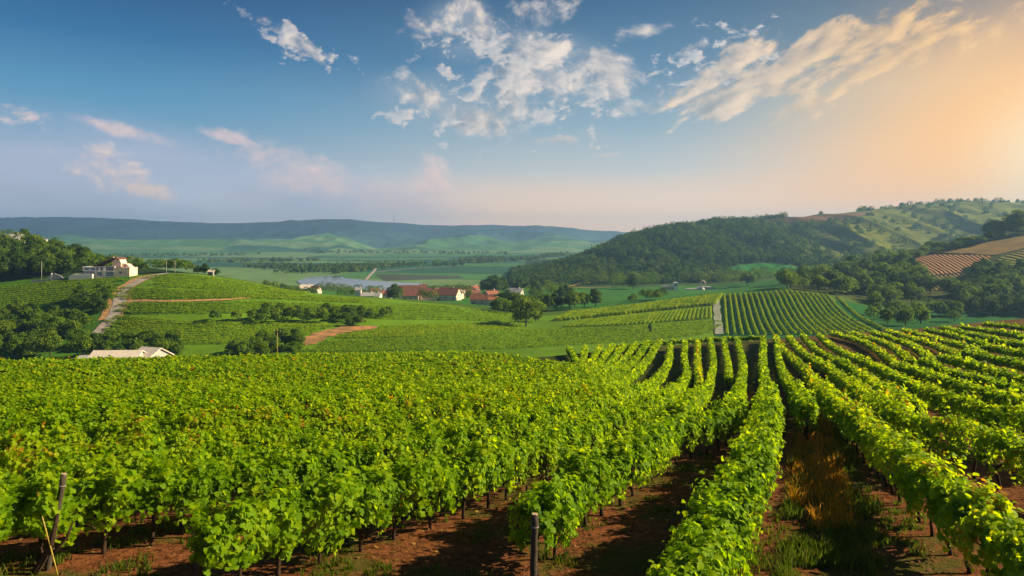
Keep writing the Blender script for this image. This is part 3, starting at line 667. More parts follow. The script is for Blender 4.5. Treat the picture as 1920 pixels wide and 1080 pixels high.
# ------------------------------------------------------------------ roads, water, fields
strip('farm_road', [(178,630),(190,618),(206,603),(216,588),(222,570),(228,553),(240,540),(258,529),(280,520),(300,515.5),(316,513)], 5.2, M['road'], .35, 'pale gravel road winding up past the villa', 'road')
strip('road_verge', [(206,598),(216,582),(221,568),(227,551),(238,538),(256,527),(278,518.6),(300,514.4)], 9.5, M['verge'], .22, 'sandy verge along the winding gravel road', 'verge')
strip('vineyard_track', [(1349,628),(1347,610),(1345,590),(1343.5,572),(1342,554)], 3.4, M['track'], .35, 'straight pale track running up between the far vine plots', 'track')
strip('terrace_path', [(236,566.5),(330,565.5),(420,563),(470,560)], 1.6, M['verge'], .4, 'thin sandy path along the second terrace', 'path')
strip('field_track', [(1052,541),(1085,534),(1110,530)], 6.0, M['verge'], .8, 'sandy track between the meadows under the wooded hill', 'track')
strip('field_track', [(1070,540.5),(1110,541),(1145,539)], 3.5, M['verge'], .8, 'lower sandy track beside the wooded hill foot', 'track')
strip('plain_road', [(686,526),(694,517),(703,507),(706,499)], 5.0, M['road'], 1.0, 'white road crossing the plain behind the reservoir', 'road')
strip('plain_road', [(705,511),(780,504),(860,499)], 6.0, M['road'], 1.0, 'thin pale road along the edge of the plain fields', 'road')
def patch(name, poly, m, lift, label, cat, res=26, y0=185, kind='structure', z=None, ragged=0.0):
    poly = np.array(poly, float); x0, y0_ = poly.min(0); x1, y1 = poly.max(0)
    V = []; loops = []
    # dense outline, fan of rows between left and right edges
    ys = np.linspace(y0_ + .05, y1 - .05, res); rows = []
    for yy in ys:
        xs = []
        j = len(poly) - 1
        for i in range(len(poly)):
            (xa, ya), (xb, yb) = poly[i], poly[j]; j = i
            if (ya > yy) != (yb > yy): xs.append((xb - xa) * (yy - ya) / (yb - ya) + xa)
        if len(xs) >= 2: rows.append((yy, min(xs) + random.gauss(0, ragged), max(xs) + random.gauss(0, ragged)))
    K = 34
    for yy, a, b in rows:
        for x in np.linspace(a, b, K):
            if z is not None: d = -z * F / (yy - HY); V.append(((x - HX) / F * d, d, z))
            else:
                q = hit(x, yy, y0=y0, n=1500); V.append((q[0], q[1], float(terrain(*q)) + lift))
    q = []
    for i in range(len(rows) - 1):
        for k in range(K - 1): q.append((i*K+k, (i+1)*K+k, (i+1)*K+k+1, i*K+k+1))
    me = mesh_np(name, V, np.array(q).ravel(), np.full(len(q), 4), None, [m], True); return tag(link(name, me), label, cat, kind=kind)
def water_mat():
    m, n, out = mat('still_water'); g = n.node('ShaderNodeNewGeometry').outputs['Position']
    p = n.node('ShaderNodeBsdfPrincipled'); p.inputs['Base Color'].default_value = (.10, .13, .15, 1); p.inputs['Roughness'].default_value = .12; p.inputs['IOR'].default_value = 1.33
    b = n.node('ShaderNodeBump'); b.inputs['Strength'].default_value = .05; b.inputs['Distance'].default_value = .2; n.put(b.inputs['Height'], n.noise(g, .35, 4, .6)); n.t.links.new(b.outputs[0], p.inputs['Normal'])
    n.t.links.new(p.outputs[0], out.inputs[0]); return m
patch('reservoir_water', [(556,527),(575,521),(610,517),(640,517),(645,521),(690,525.5),(760,530),(792,530),(790,544),(720,549),(600,549),(566,534)], water_mat(), 0, 'pale still reservoir behind the red roofed village', 'reservoir', z=-59.0, kind='structure')
patch('dirt_bank', [(566,650),(572,634),(600,622),(640,613),(664,611),(708,612),(704,617),(660,622),(618,632),(590,646)], M['dirt'], .25, 'orange bare earth bank cut into the green hollow', 'earth bank', 34, ragged=3.2)
def furrow_mat(name, ca, cb, ang, period):
    m, n, out = mat(name); g = n.node('ShaderNodeNewGeometry').outputs['Position']
    x, y, z = n.sep(g); u = n.m('ADD', n.m('MULTIPLY', x, math.cos(ang)), n.m('MULTIPLY', y, math.sin(ang)))
    u = n.m('ADD', u, n.m('MULTIPLY', n.noise(g, .05, 3), 3.0))
    w = n.m('SINE', n.m('MULTIPLY', u, 2 * math.pi / period)); f = n.mr(w, -.2, .8)
    nz = n.noise(g, .25, 6, .65); c = n.mix(f, (*ca, 1), (*cb, 1)); c = n.mix(n.mr(nz, .35, .7, 0, .55), c, (*[q * .55 for q in ca], 1))
    p = n.node('ShaderNodeBsdfPrincipled'); n.put(p.inputs['Base Color'], c); p.inputs['Roughness'].default_value = 1; p.inputs['Specular IOR Level'].default_value = .05
    b = n.node('ShaderNodeBump'); b.inputs['Distance'].default_value = .7; n.put(b.inputs['Height'], w); n.t.links.new(b.outputs[0], p.inputs['Normal'])
    n.t.links.new(p.outputs[0], out.inputs[0]); return m
fa = math.radians(-18)
patch('plowed_field', [(1688,486),(1700,481),(1760,478),(1862,480),(1852,489),(1822,508),(1790,513),(1735,518),(1700,510),(1686,498)], furrow_mat('furrows', (.27, .145, .065), (.20, .105, .046), fa, 2.8), .5, 'striped brown plowed field on the right hill', 'field', 26)
patch('plowed_field', [(1728,521),(1780,516),(1812,511),(1806,526),(1796,545),(1722,546),(1716,536)], furrow_mat('dull_furrows', (.17, .115, .055), (.085, .06, .026), fa, 2.8), .5, 'smaller duller plowed field below the striped one', 'field', 22)
patch('stubble_field', [(1740,478),(1790,466),(1850,455),(1925,443),(1960,452),(1920,466),(1868,479),(1800,477)], plain('dry_grass', (.21, .125, .018), .95, .4, .08), .4, 'rust coloured dry field below the round trees', 'field', 18)
patch('young_vineyard', [(1868,486),(1925,468),(1990,456),(1990,512),(1925,515),(1880,512),(1880,495)], furrow_mat('young_rows', (.15, .13, .022), (.05, .055, .014), math.radians(4), 5.2), .5, 'yellowish young vineyard at the right edge of the hill', 'field', 18)

# ------------------------------------------------------------------ trees
def crown_mesh(name, h, r, nclump, per, size, m, low=.18, squash=1.0):
    parts = []; cs = []
    for i in range(nclump):
        v = unit(1)[0]; rr = random.random() ** .45
        zc = low * h + (h * (1 - low)) * (.5 + .46 * v[2] * rr); prof = math.sqrt(max(.08, 1 - ((zc / h - .55) / .56) ** 2))
        cs.append((v[0] * rr * r * .8 * prof, v[1] * rr * r * .8 * prof, zc, r * random.uniform(.30, .52)))
    for c in cs:
        n = int(per * random.uniform(.8, 1.2)); d = unit(n); d[:, 2] = np.where(d[:, 2] < -.45, -d[:, 2], d[:, 2]); rad = c[3] * rng.uniform(.55, 1.12, n) ** .6
        P = np.array(c[:3]) + d * rad[:, None] * np.array((1, 1, .82 * squash))
        tone = np.clip(random.uniform(.1, .5) + .45 * rng.random(n), 0, .92)
        parts.append(leaf_geo(P, d + .5 * rng.normal(size=(n, 3)) + np.array((0, 0, .3)), unit(n), size * rng.uniform(.6, 1.3, n), tone, 1))
    V, L, C, A = join(parts); return mesh_np(name, V, L, C, {'tone': A}, [m])
def trunk_mesh(h, r):
    b = MB(); b.tube([(0, 0, -.8), (0, 0, .1), (.08 * r, .03, h * .22), (-.03, .06, h * .45), (.05, 0, h * .72)], [h * .036, h * .030, h * .024, h * .018, h * .007], 7)
    for k in range(5):
        a = k * 1.3 + random.random(); z = h * random.uniform(.2, .42); q = r * random.uniform(.45, .7)
        b.tube([(0.03, 0.02, z), (q * .5 * math.cos(a), q * .5 * math.sin(a), z + h * .13), (q * math.cos(a), q * math.sin(a), z + h * .30)], [h * .014, h * .010, h * .004], 5)
    return b.mesh('trunk', M['trunk'], True)
KINDS = {}
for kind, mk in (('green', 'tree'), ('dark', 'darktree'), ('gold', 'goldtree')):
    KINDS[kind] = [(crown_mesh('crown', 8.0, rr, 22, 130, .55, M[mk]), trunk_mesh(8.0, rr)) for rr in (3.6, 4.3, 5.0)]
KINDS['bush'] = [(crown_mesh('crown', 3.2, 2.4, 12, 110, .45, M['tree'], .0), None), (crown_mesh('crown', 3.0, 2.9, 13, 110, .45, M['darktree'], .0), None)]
KINDS['fine'] = [(crown_mesh('crown', 8.0, rr, 44, 260, .34, M['tree'], .08), trunk_mesh(8.0, rr)) for rr in (3.8, 4.6)]
KINDS['low'] = [(crown_mesh('crown', 8.0, rr, 20, 150, .8, M['darktree'], .0), trunk_mesh(8.0, rr)) for rr in (3.6, 4.6)]
KINDS['spread'] = [(crown_mesh('crown', 8.0, 5.2, 30, 90, .46, M['tree'], .22, .6), trunk_mesh(8.0, 4.4))]
KINDS['column'] = [(crown_mesh('crown', 8.0, 1.7, 20, 110, .40, M['tree'], .03), trunk_mesh(8.0, 1.5))]
QUEUE = []
def tree(X, Y, h, kind, label, group=None, cat='tree', name=None, wide=1.0):
    QUEUE.append((X, Y, h, kind, label, group, cat, name, wide))
def grow(X, Y, h, kind, label, group=None, cat='tree', name=None, wide=1.0):
    c, t = random.choice(KINDS[kind]); b = {'bush': 3.1}.get(kind, 8.0); s = h / b
    root = empty(name or ('bush' if kind == 'bush' else 'tree'), (X, Y, float(terrain(X, Y)) - .1), random.uniform(0, 6.28))
    w = s * wide * random.uniform(.9, 1.12)
    link('crown', c, root, scale=(w, w, s))
    if t: link('trunk', t, root, scale=(s, s, s))
    return tag(root, label, cat, group)
def wood(poly, n, hr, kind, label, group, gap=3.5, y0=185, cat='tree', wide=1.0, ymax=1e9):
    poly = np.array(poly, float); lo = poly.min(0); hi = poly.max(0); got = []; tries = 0
    while len(got) < n and tries < n * 30:
        tries += 1; x = random.uniform(lo[0], hi[0]); y = random.uniform(lo[1], hi[1])
        if not inpoly(np.array([x]), np.array([y]), poly)[0]: continue
        q = hit(x, y, y0=y0, n=900)
        if q is None or q[1] > ymax or any((q[0]-g[0])**2 + (q[1]-g[1])**2 < gap*gap for g in got): continue
        got.append(q); tree(*q, random.uniform(*hr), kind if isinstance(kind, str) else random.choice(kind), label, group, cat, wide=wide)
wood([(-60,640),(-60,598),(60,590),(100,604),(150,618),(185,640),(190,672),(-60,676)], 40, (6.5, 9), ('green', 'green', 'dark', 'gold'), 'rounded green tree in the wood left of the gravel road', 'trees in the wood left of the road', 3.9)
wood([(150,556),(205,553),(212,572),(190,588),(140,588),(136,570)], 12, (5, 7), 'dark', 'dark tree in the clump beside the road bend', 'dark trees beside the road bend', 4)
wood([(95,600),(150,596),(175,610),(160,625),(100,620)], 9, (4.5, 6), 'dark', 'dark tree on the bank below the road bend', 'trees below the road bend', 4)
wood([(175,650),(240,640),(330,650),(350,674),(175,674)], 20, (5, 7), ('green', 'dark'), 'green tree behind the barn roofs', 'trees behind the barns', 5)
wood([(435,664),(470,640),(520,636),(565,648),(570,672),(435,672)], 14, (5, 7.5), ('green', 'green', 'gold'), 'bushy tree in the hollow near the lone pole', 'trees near the lone pole', 4.5)
wood([(365,604),(495,600),(500,584),(540,590),(600,592),(655,594),(660,606),(560,606),(480,608)], 24, (4.0, 6.2), 'dark', 'dark rounded shrub in the hedge across the green slope', 'dark hedge shrubs on the slope', 4.5, wide=1.25)
wood([(650,588),(740,590),(745,600),(690,606),(655,606)], 8, (3.2, 5), ('green', 'dark'), 'loose green shrub at the thin end of the hedge', 'loose shrubs at the hedge end', 4.5)
wood([(640,612),(676,606),(680,611),(650,613)], 3, (3, 4), 'dark', 'low dark shrub on the earth bank', 'shrubs on the earth bank', 4)
wood([(-60,500),(-60,455),(40,456),(110,480),(170,492),(165,508),(110,517),(40,522),(-60,526)], 85, (7, 11), ('dark', 'dark', 'green'), 'dark tree in the wood above the villa', 'trees in the wood above the villa', 5.5, 385)
wood([(150,492),(240,501),(320,506),(350,514),(330,511),(250,512),(160,510)], 30, (5, 7.5), ('dark', 'green'), 'tree of the belt behind the villa', 'trees behind the villa', 5, 385)
for px, d, h in ((325, 396, 7.5), (332, 402, 8), (340, 398, 7), (347, 404, 7.5), (318, 408, 7), (356, 410, 6)): tree(*at(px, d)[:2], h, 'dark', 'dark tree in the clump behind the two poles', 'trees behind the two poles')
for px, d, h, l in ((383, 388, 6, 'round dark bush beside the tiny white hut'), (404, 392, 4, 'small bush right of the tiny white hut'), (371, 392, 4.5, 'smaller bush left of the tiny white hut')): tree(*at(px, d)[:2], h, 'dark', l, None, 'bush', 'bush')
tree(*at(986, 340)[:2], 14.5, 'spread', 'tall loose tree standing alone on the green slope right of the village')
tree(*at(972, 352)[:2], 8, 'green', 'smaller tree left of the tall loose tree'); tree(*at(1005, 362)[:2], 7, 'green', 'low tree tucked right of the tall loose tree')
tree(*at(1219, 300)[:2], 4.8, 'column', 'small dark upright tree at the corner of the striped vine plot')
wood([(930,585),(1010,579),(1060,574),(1130,570),(1130,576),(1015,588),(940,590)], 26, (7, 11), ('green', 'gold', 'dark'), 'leafy tree in the row behind the far vineyard crest', 'trees behind the far vineyard crest', 5.5, 398)
wood([(985,560),(1010,544),(1060,545),(1085,556),(1060,566),(1000,570)], 22, (9, 13), 'dark', 'dark tree in the grove right of the village', 'grove right of the village', 7, 440)
for px, d, h in ((920, 690, 17), (931, 700, 18), (942, 712, 15), (926, 716, 16)): tree(*at(px, d)[:2], h, 'dark', 'tall dark tree in the clump beside the white house', 'tall trees beside the white house')
wood([(1175,566),(1200,560),(1240,557),(1250,562),(1180,571)], 9, (4.5, 7), ('gold', 'green'), 'small bright tree behind the upper vine plot', 'bright trees behind the upper plot', 5, 445)
wood([(1060,536),(1085,524),(1160,530),(1240,526),(1235,541),(1170,543),(1150,541),(1090,531)], 34, (10, 15), ('green', 'dark'), 'rounded tree at the foot of the wooded hill', 'trees at the foot of the wooded hill', 10, 600)
wood([(1270,528),(1330,524),(1480,522),(1500,532),(1400,538),(1340,536),(1275,532)], 40, (10, 15), ('green', 'dark'), 'rounded tree between the white ruin and the green meadow', 'trees below the green meadow', 10, 600)
wood([(1470,541),(1500,520),(1560,506),(1640,492),(1690,484),(1700,500),(1720,520),(1730,548),(1800,556),(1650,580),(1600,556),(1500,546)], 120, (8, 13), ('green', 'green', 'dark', 'gold'), 'leafy tree in the sunlit wood on the right hill', 'trees in the wood on the right hill', 7, 410)
wood([(1625,608),(1640,592),(1680,582),(1740,580),(1790,592),(1800,606),(1700,612)], 22, (6, 8.5), ('green', 'gold'), 'rounded bright tree in the clump behind the near crest', 'trees behind the near crest', 4.5, 150)
wood([(1800,590),(1810,545),(1830,515),(1870,505),(1960,518),(1990,560),(1990,598)], 75, (8, 12), ('green', 'dark', 'dark'), 'dark leafy tree in the grove at the right edge', 'trees in the grove at the right edge', 6.5, 240)
tree(*at(1866, 610)[:2], 15, 'fine', 'smaller of the two round trees on the right hill crest', wide=1.3)
tree(*at(1908, 600)[:2], 19, 'fine', 'larger of the two round trees on the right hill crest', wide=1.15)
for i in range(26):
    px = 1695 + i * 9; tree(*at(px, 600 + random.uniform(-14, 14))[:2], random.uniform(4, 8), 'gold' if i % 2 else 'green', 'sunlit bush along the edge of the right hill', 'bushes along the right hill edge', 'bush', 'bush', 1.4)
tree(*at(1716, 490)[:2], 9, 'dark', 'lone dark bush at the edge of the plowed field', None, 'bush', 'bush', 1.3)
for px, h, l in ((1327, 12, 'first small tree from the left on the wooded hill skyline'), (1345, 11, 'small tree left of the skyline buildings'), (1379, 13, 'round tree right of the skyline buildings'), (1452, 8, 'low bush left of the round skyline tree'), (1462, 10, 'bush beside the round skyline tree'), (1475, 19, 'round tree standing high on the hill skyline'), (1502, 8, 'low bush between two skyline trees'), (1517, 10, 'narrow bush between two skyline trees'), (1542, 20, 'broad tree high on the hill skyline'), (1550, 14, 'tree merging with the broad skyline tree'), (1580, 8, 'low bush right of the broad skyline tree'), (1591, 14, 'first of the three small skyline trees on the right'), (1604, 12, 'middle of the three small skyline trees on the right'), (1619, 12, 'last of the three small skyline trees on the right')):
    d = float(knot(KN[11], np.array([float(px)]))[0][0]); tree(*at(px, d - 10)[:2], h, 'low', l)
for px, d, h in ((598, 640, 11), (610, 650, 13), (620, 640, 12), (632, 660, 12), (645, 650, 11), (655, 640, 10), (670, 660, 12), (692, 670, 11), (700, 665, 12), (740, 560, 13), (792, 540, 10), (800, 545, 8), (812, 545, 9), (858, 660, 12), (866, 670, 12), (876, 640, 11), (880, 566, 8), (852, 700, 9), (560, 560, 8), (545, 545, 8), (530, 530, 8), (515, 520, 8), (500, 510, 7), (576, 570, 9), (588, 560, 8), (900, 560, 7), (940, 480, 9), (952, 470, 10), (935, 470, 8), (962, 475, 9), (640, 600, 9), (655, 600, 8), (665, 610, 9), (712, 700, 11), (815, 720, 9), (840, 735, 9)):
    tree(*at(px, d)[:2], h, random.choice(('green', 'dark')), 'green tree among the village houses', 'trees among the village houses')

def woods_mass(name, pts, hr, kind, per, size, label):
    """far woodland that reads as one mass"""
    pts = np.array(pts); n = len(pts); h = rng.uniform(*hr, n); k = per
    d = unit(n * k); d[:, 2] = np.abs(d[:, 2]); o = np.repeat(np.arange(n), k); ht = h[o]
    P = np.stack([pts[o, 0] + d[:, 0] * ht * .48, pts[o, 1] + d[:, 1] * ht * .48, terrain(pts[:, 0], pts[:, 1])[o] + ht * (.04 + .80 * d[:, 2] * rng.uniform(.6, 1.1, n * k))], -1) + rng.normal(size=(n * k, 3)) * .5
    tone = np.clip(rng.uniform(.05, .85, n)[o] + .35 * (rng.random(n * k) - .3), 0, .92)
    V, L, C, A = leaf_geo(P, d + .4 * rng.normal(size=(n * k, 3)), unit(n * k), size * rng.uniform(.7, 1.3, n * k), tone, 1)
    b = np.array([pts[:, 0].mean(), pts[:, 1].mean(), 0]); o_ = link(name, mesh_np(name, V - b, L, C, {'tone': A}, [M[kind]]), None, tuple(b)); return tag(o_, label, 'woodland', kind='stuff')
def hill_wood():
    n = 30000; px = rng.uniform(960, 1920, n); d1 = knot(KN[11], px)[0]; f = rng.random(n) ** .8
    Y = 800 + (d1 - 6 - 800) * f; X = (px - HX) / F * Y; Z = terrain(X, Y); py = HY - F * Z / Y
    sparse = fbm(np.stack([X / 90, Y / 160], -1), 15, 3)
    keep = rng.random(n) < np.where(px < 1330, .95, np.clip(1.0 - (px - 1330) / 230, .05, 1))
    keep |= (py > 478) & (px < 1560); keep |= (sparse > .55) & (rng.random(n) < .22)
    keep &= ~inpoly(px, py, [(1362,502),(1410,492),(1460,491),(1504,502),(1496,518),(1400,521),(1366,514)])
    keep &= ~inpoly(px, py, [(1395,418),(1480,407),(1600,396),(1640,396),(1580,413),(1470,420)])
    keep &= rng.random(n) < .42
    woods_mass('hill_woodland', np.stack([X, Y], -1)[keep], (6, 14), 'darktree', 78, 2.0, 'dark woodland covering the hill right of the valley')
hill_wood()
def grow_all():
    big = sorted(QUEUE, key=lambda q: (q[5] is not None, -q[2] / q[1])); small = [q for q in big if q[3] == 'bush' or q[6] == 'bush']; trees = [q for q in big if q not in small]
    for q in small + trees[:290]: grow(*q)
    parts = []
    for X, Y, h, kind, *_ in trees[290:]:
        n = 260; d = unit(n); d[:, 2] = np.where(d[:, 2] < -.4, -d[:, 2], d[:, 2]); r = h * .5; lump = .65 + .55 * vnoise(d * 2.2 + X, 4)
        P = np.array((X, Y, float(terrain(X, Y)) + h * .55)) + d * lump[:, None] * np.array((r, r, h * .46))
        parts.append(leaf_geo(P, d + .5 * rng.normal(size=(n, 3)), unit(n), .75 * rng.uniform(.6, 1.3, n), np.clip(random.uniform(.05, .5) + .45 * rng.random(n), 0, .92), 1))
    V, L, C, A = join(parts); b = np.array([V[:, 0].mean(), V[:, 1].mean(), 0])
    tag(link('distant_trees', mesh_np('distant_trees', V - b, L, C, {'tone': A}, [M['tree']]), None, tuple(b)), 'smaller far trees filling the woods on the hillsides', 'trees', kind='stuff')
print('trees queued', len(QUEUE)); grow_all()
def treelines():
    pts = []
    for (xa, ya), (xb, yb), n, w in (((600,505),(700,502),160,60), ((560,508),(640,506),70,50), ((1000,484),(1060,478),60,40), ((870,493),(1000,486),110,40), ((720,499),(860,497),60,40), ((640,509),(690,505),90,60), ((860,489),(930,484),50,40), ((560,472),(960,476),90,60), ((380,492),(600,489),80,50), ((60,482),(480,478),110,60), ((480,500),(560,505),50,40)):
        for i in range(n):
            f = random.random(); q = hit(xa + (xb - xa) * f, ya + (yb - ya) * f, y0=900)
            if q: pts.append((q[0] + random.gauss(0, 12), q[1] + random.gauss(0, w)))
    woods_mass('distant_treeline', pts, (9, 15), 'darktree', 34, 3.2, 'hazy bluish tree belts across the plain')
treelines()

# ------------------------------------------------------------------ buildings
def house(px, d, w, dp, hw, hr, wall, roof, label, rot=0.0, wins=2, chim=True, name='house', group=None, drop=0.0, door=True):
    x, y, z = at(px, d); r = empty(name, (x, y, z - drop), rot)
    if group: hw *= 1.1; w *= .95
    b = MB().box(-w/2, w/2, -dp/2, dp/2, -1.5, hw)
    b.poly([(-w/2, -dp/2, hw), (-w/2, dp/2, hw), (-w/2, 0, hw + hr * .97), (w/2, -dp/2, hw), (w/2, dp/2, hw), (w/2, 0, hw + hr * .97)], [(0, 2, 1), (3, 4, 5)])
    b.build('wall', M[wall], r)
    e = .5; k = hr / (dp / 2); rf = MB()
    for s in (-1, 1):
        a0 = (s * (dp/2 + e), hw - k * e + .05); a1 = (0, hw + hr + .05)
        rf.poly([(-w/2 - e, a0[0], a0[1]), (w/2 + e, a0[0], a0[1]), (w/2 + e, a1[0], a1[1]), (-w/2 - e, a1[0], a1[1]),
                 (-w/2 - e, a0[0], a0[1] + .28), (w/2 + e, a0[0], a0[1] + .28), (w/2 + e, a1[0], a1[1] + .28), (-w/2 - e, a1[0], a1[1] + .28)],
                [(0,1,2,3),(4,7,6,5),(0,4,5,1),(1,5,6,2),(3,7,4,0)])
    ro = rf.build('roof', M[roof], r)
    if chim: MB().box(w*.2, w*.2 + .8, -.4, .4, hw + hr * .7, hw + hr + 1.1).build('chimney', M['pink'], ro)
    for i in range(wins):
        cx = -w/2 + w * (i + .5) / wins + (0.2 if door else 0)
        for zz in ([hw * .55] if hw < 5 else [hw * .28, hw * .72]):
            f = MB().box(cx - .6, cx + .6, -dp/2 - .06, -dp/2 + .05, zz - .7, zz + .7).build('window', M['white'], r)
            MB().box(cx - .5, cx + .5, -dp/2 - .08, -dp/2 - .05, zz - .6, zz + .6).build('pane', M['glass'], f)
    if door: MB().box(-w*.42, -w*.42 + 1.1, -dp/2 - .07, -dp/2 + .05, -.2, 2.1).build('door', M['timber'], r)
    return tag(r, label, 'house', group)
V = 'houses of the village in the valley'
house(672, 600, 5, 6, 7.5, 2.2, 'white', 'greyroof', 'tall narrow white house at the left end of the village', .1, 1, group=V)
house(690, 590, 11, 8, 3.5, 2.6, 'greywall', 'greyroof', 'low grey roofed house right of the tall white house', .15, 2, group=V)
house(705, 600, 9, 8, 3.5, 2.6, 'white', 'greyroof', 'second grey roofed house of the village from the left', -.1, 2, group=V)
house(725, 610, 8, 8, 5, 2.6, 'greywall', 'orange', 'house with a bright orange roof left of the green tree', .1, 2, group=V)
house(763, 660, 24, 14, 5, 5.5, 'pink', 'brownroof', 'large brown roofed house at the back of the village', .05, 3, group=V)
house(770, 590, 14, 10, 4, 4.2, 'pink', 'red', 'red roofed house left of the longest red roof', .1, 3, group=V)
house(806, 600, 22, 12, 4.5, 4.6, 'pink', 'red', 'longest red roofed house in the middle of the village', -.06, 4, group=V)
house(842, 575, 18, 14, 4.5, 5.4, 'pink', 'brownroof', 'broad hip shouldered house with a dark red roof', -.25, 3, group=V)
house(833, 680, 9, 8, 4.5, 3, 'pink', 'orange', 'small orange roofed house behind the longest roof', .1, 2, group=V)
house(793, 760, 8, 7, 5, 3.5, 'red', 'brownroof', 'small reddish house beside the reservoir shore', .2, 1, group=V)
house(858, 640, 13, 8, 3.6, 2.6, 'pink', 'tinroof', 'pale pink roofed house behind the broad dark red roof', .35, 2, group=V)
house(880, 690, 8, 7, 4.4, 3, 'pink', 'red', 'small white house with red roof near the tall dark trees', -.3, 2, group=V)
house(890, 650, 10, 7, 3.5, 2.4, 'pink', 'red', 'low red roofed house in front of the tall dark trees', .45, 2, group=V)
house(905, 470, 16, 9, 3.6, 3.0, 'pink', 'red', 'long low red roofed house at the near right end of the village', -.1, 3, group=V, drop=.2)
house(925, 455, 6, 6, 3.6, 1.5, 'cream', 'orange', 'small cream hut beside the long low house', 0, 1, False, group=V)
for i in range(34):
    house(random.uniform(690, 925), random.uniform(610, 760), random.uniform(7, 12), random.uniform(6, 8), random.uniform(2.6, 3.8), random.uniform(2.2, 3.2), random.choice(('pink', 'pink', 'greywall')), random.choice(('red', 'red', 'brownroof', 'orange')), 'small house with a reddish roof crowded among the village trees', random.uniform(-.7, .7), 2, i % 2 == 0, group='small reddish roofed village houses')
house(575, 700, 13, 9, 3.6, 3.6, 'white', 'tinroof', 'pale roofed house by the reservoir left of the village', .2, 2, group=V)
house(592, 690, 9, 8, 3.6, 3.2, 'pink', 'brownroof', 'pinkish roofed house right of the pale roofed one', -.3, 2, group=V)
house(968, 640, 12, 8, 3.8, 3.4, 'white', 'tinroof', 'white house alone right of the tall dark trees', -.4, 2)
house(26, 440, 9, 8, 4, 2.6, 'greywall', 'greyroof', 'grey roofed house in the wood at the left edge', .2, 2, drop=-2.2)
house(62, 462, 5, 5, 3, 1.6, 'cream', 'tinroof', 'left of two small cream huts above the wood', .1, 1, False, drop=-2.4)
house(79, 458, 7, 5, 3, 1.6, 'white', 'tinroof', 'right of two small cream huts above the wood', -.1, 1, False, drop=-2.2)
house(397, 391, 3, 3, 2, .8, 'white', 'tinroof', 'tiny white hut by the round bush on the hill crest', 0, 1, False)
house(1360, 1345, 26, 9, 4, 2.2, 'white', 'tinroof', 'long low white building on the wooded hill skyline', 0, 4, False, drop=-2)
# barns just beyond the near crest
def barn(px, d, w, dp, hw, hr, roof, label, rot):
    h = house(px, d, w, dp, hw, hr, 'greywall', roof, label, rot, 2, False, 'barn', drop=5.8); h['category'] = 'barn'
barn(222, 186, 12, 8, 9.2, 2.0, 'tinroof', 'barn with a long pale pink tin roof beyond the vines', .05)
barn(184, 190, 8.5, 8, 8.4, 1.8, 'greyroof', 'grey roofed lean-to barn left of the pink roofed one', .2)
barn(284, 190, 6.0, 8, 10.0, 2.2, 'tinroof', 'small barn with a tilted pale pink roof', -.35)

def villa():
    x, y, z = at(215, 377); r = empty('villa', (x, y, z), .04)
    b = MB().box(2.2, 10.2, -4.5, 4.0, -1.5, 4.2).build('block', M['cream'], r); b['label'] = 'cream single storey block on the right'
    MB().box(2.1, 10.3, -4.6, 4.1, 4.2, 4.75).build('parapet', M['pink'], b)
    MB().box(4.8, 6.2, -4.56, -4.4, 1.4, 2.6).build('window', M['glass'], b)
    MB().box(7.6, 8.1, -4.56, -4.4, 1.3, 2.0).build('window', M['glass'], b)
    w = MB().box(-8.2, 2.2, -4.0, 4.5, -1.5, 5.4).build('wall', M['white'], r)
    for x0, x1, z0, z1, mm in ((-7.6, -6.4, 3.1, 5.1, 'glass'), (-5.6, -3.9, 3.1, 5.1, 'glass'), (-2.6, 1.6, 3.1, 5.2, 'glass'), (-7.4, -4.4, .3, 2.5, 'blueglass'), (-2.4, 1.5, .1, 2.6, 'blueglass')):
        f = MB().box(x0, x1, -4.06, -3.9, z0, z1).build('window', M['greywall'], w); MB().box(x0 + .12, x1 - .12, -4.09, -4.05, z0 + .12, z1 - .12).build('pane', M[mm], f)
    MB().box(-8.3, 2.2, -5.3, -4.0, 2.72, 2.95).build('balcony', M['white'], r)
    # roof slides down to the left from a high gable wall on the right
    g = MB(); g.prism([(.6, 5.3), (5.0, 5.3), (5.0, 7.2), (4.2, 9.0), (2.0, 9.4), (.6, 8.2)], -3.2, 3.2); gw = g.build('gable_wall', M['pink'], r); gw['label'] = 'tall pink gable wall'
    rf = MB().prism([(-9.0, 5.35), (.55, 9.55), (2.2, 9.9), (4.4, 9.2), (4.4, 9.45), (2.2, 10.2), (.45, 9.85), (-9.0, 5.65)], -4.6, 4.8); ro = rf.build('roof', M['brownroof'], r)
    MB().box(-1.2, -.4, -.4, .4, 8.9, 10.4).build('chimney', M['white'], ro)
    MB().prism([(5.0, 4.75), (9.4, 4.75), (7.4, 6.6), (5.0, 7.0)], -2.2, 2.2).build('dormer', M['pink'], r)
    MB().box(6.2, 7.0, -2.28, -2.15, 5.1, 6.0).build('dormer_window', M['glass'], r)
    wing = MB().box(-15.5, -8.2, -2.5, 3.5, 2.9, 5.0).build('wing', M['white'], r)
    MB().box(-15.8, -8.2, -2.8, 3.8, 5.0, 5.25).build('wing_roof', M['white'], wing)
    for k in range(2): MB().box(-14.6 + 3.3 * k, -12.2 + 3.3 * k, -2.58, -2.4, 3.4, 4.6).build('window', M['blueglass'], wing)
    MB().box(-15.2, -8.2, -2.2, 3.3, -1.5, 2.9).build('undercroft', M['greywall'], r)
    MB().prism([(-20.5, -1.5), (-8.2, -1.5), (-8.2, 1.4), (-18.5, 1.4), (-20.5, .2)], -6.8, -2.8).build('terrace', M['white'], r)
    tag(r, 'white villa with a terracotta roof and cream block beside the winding road', 'villa')
villa()
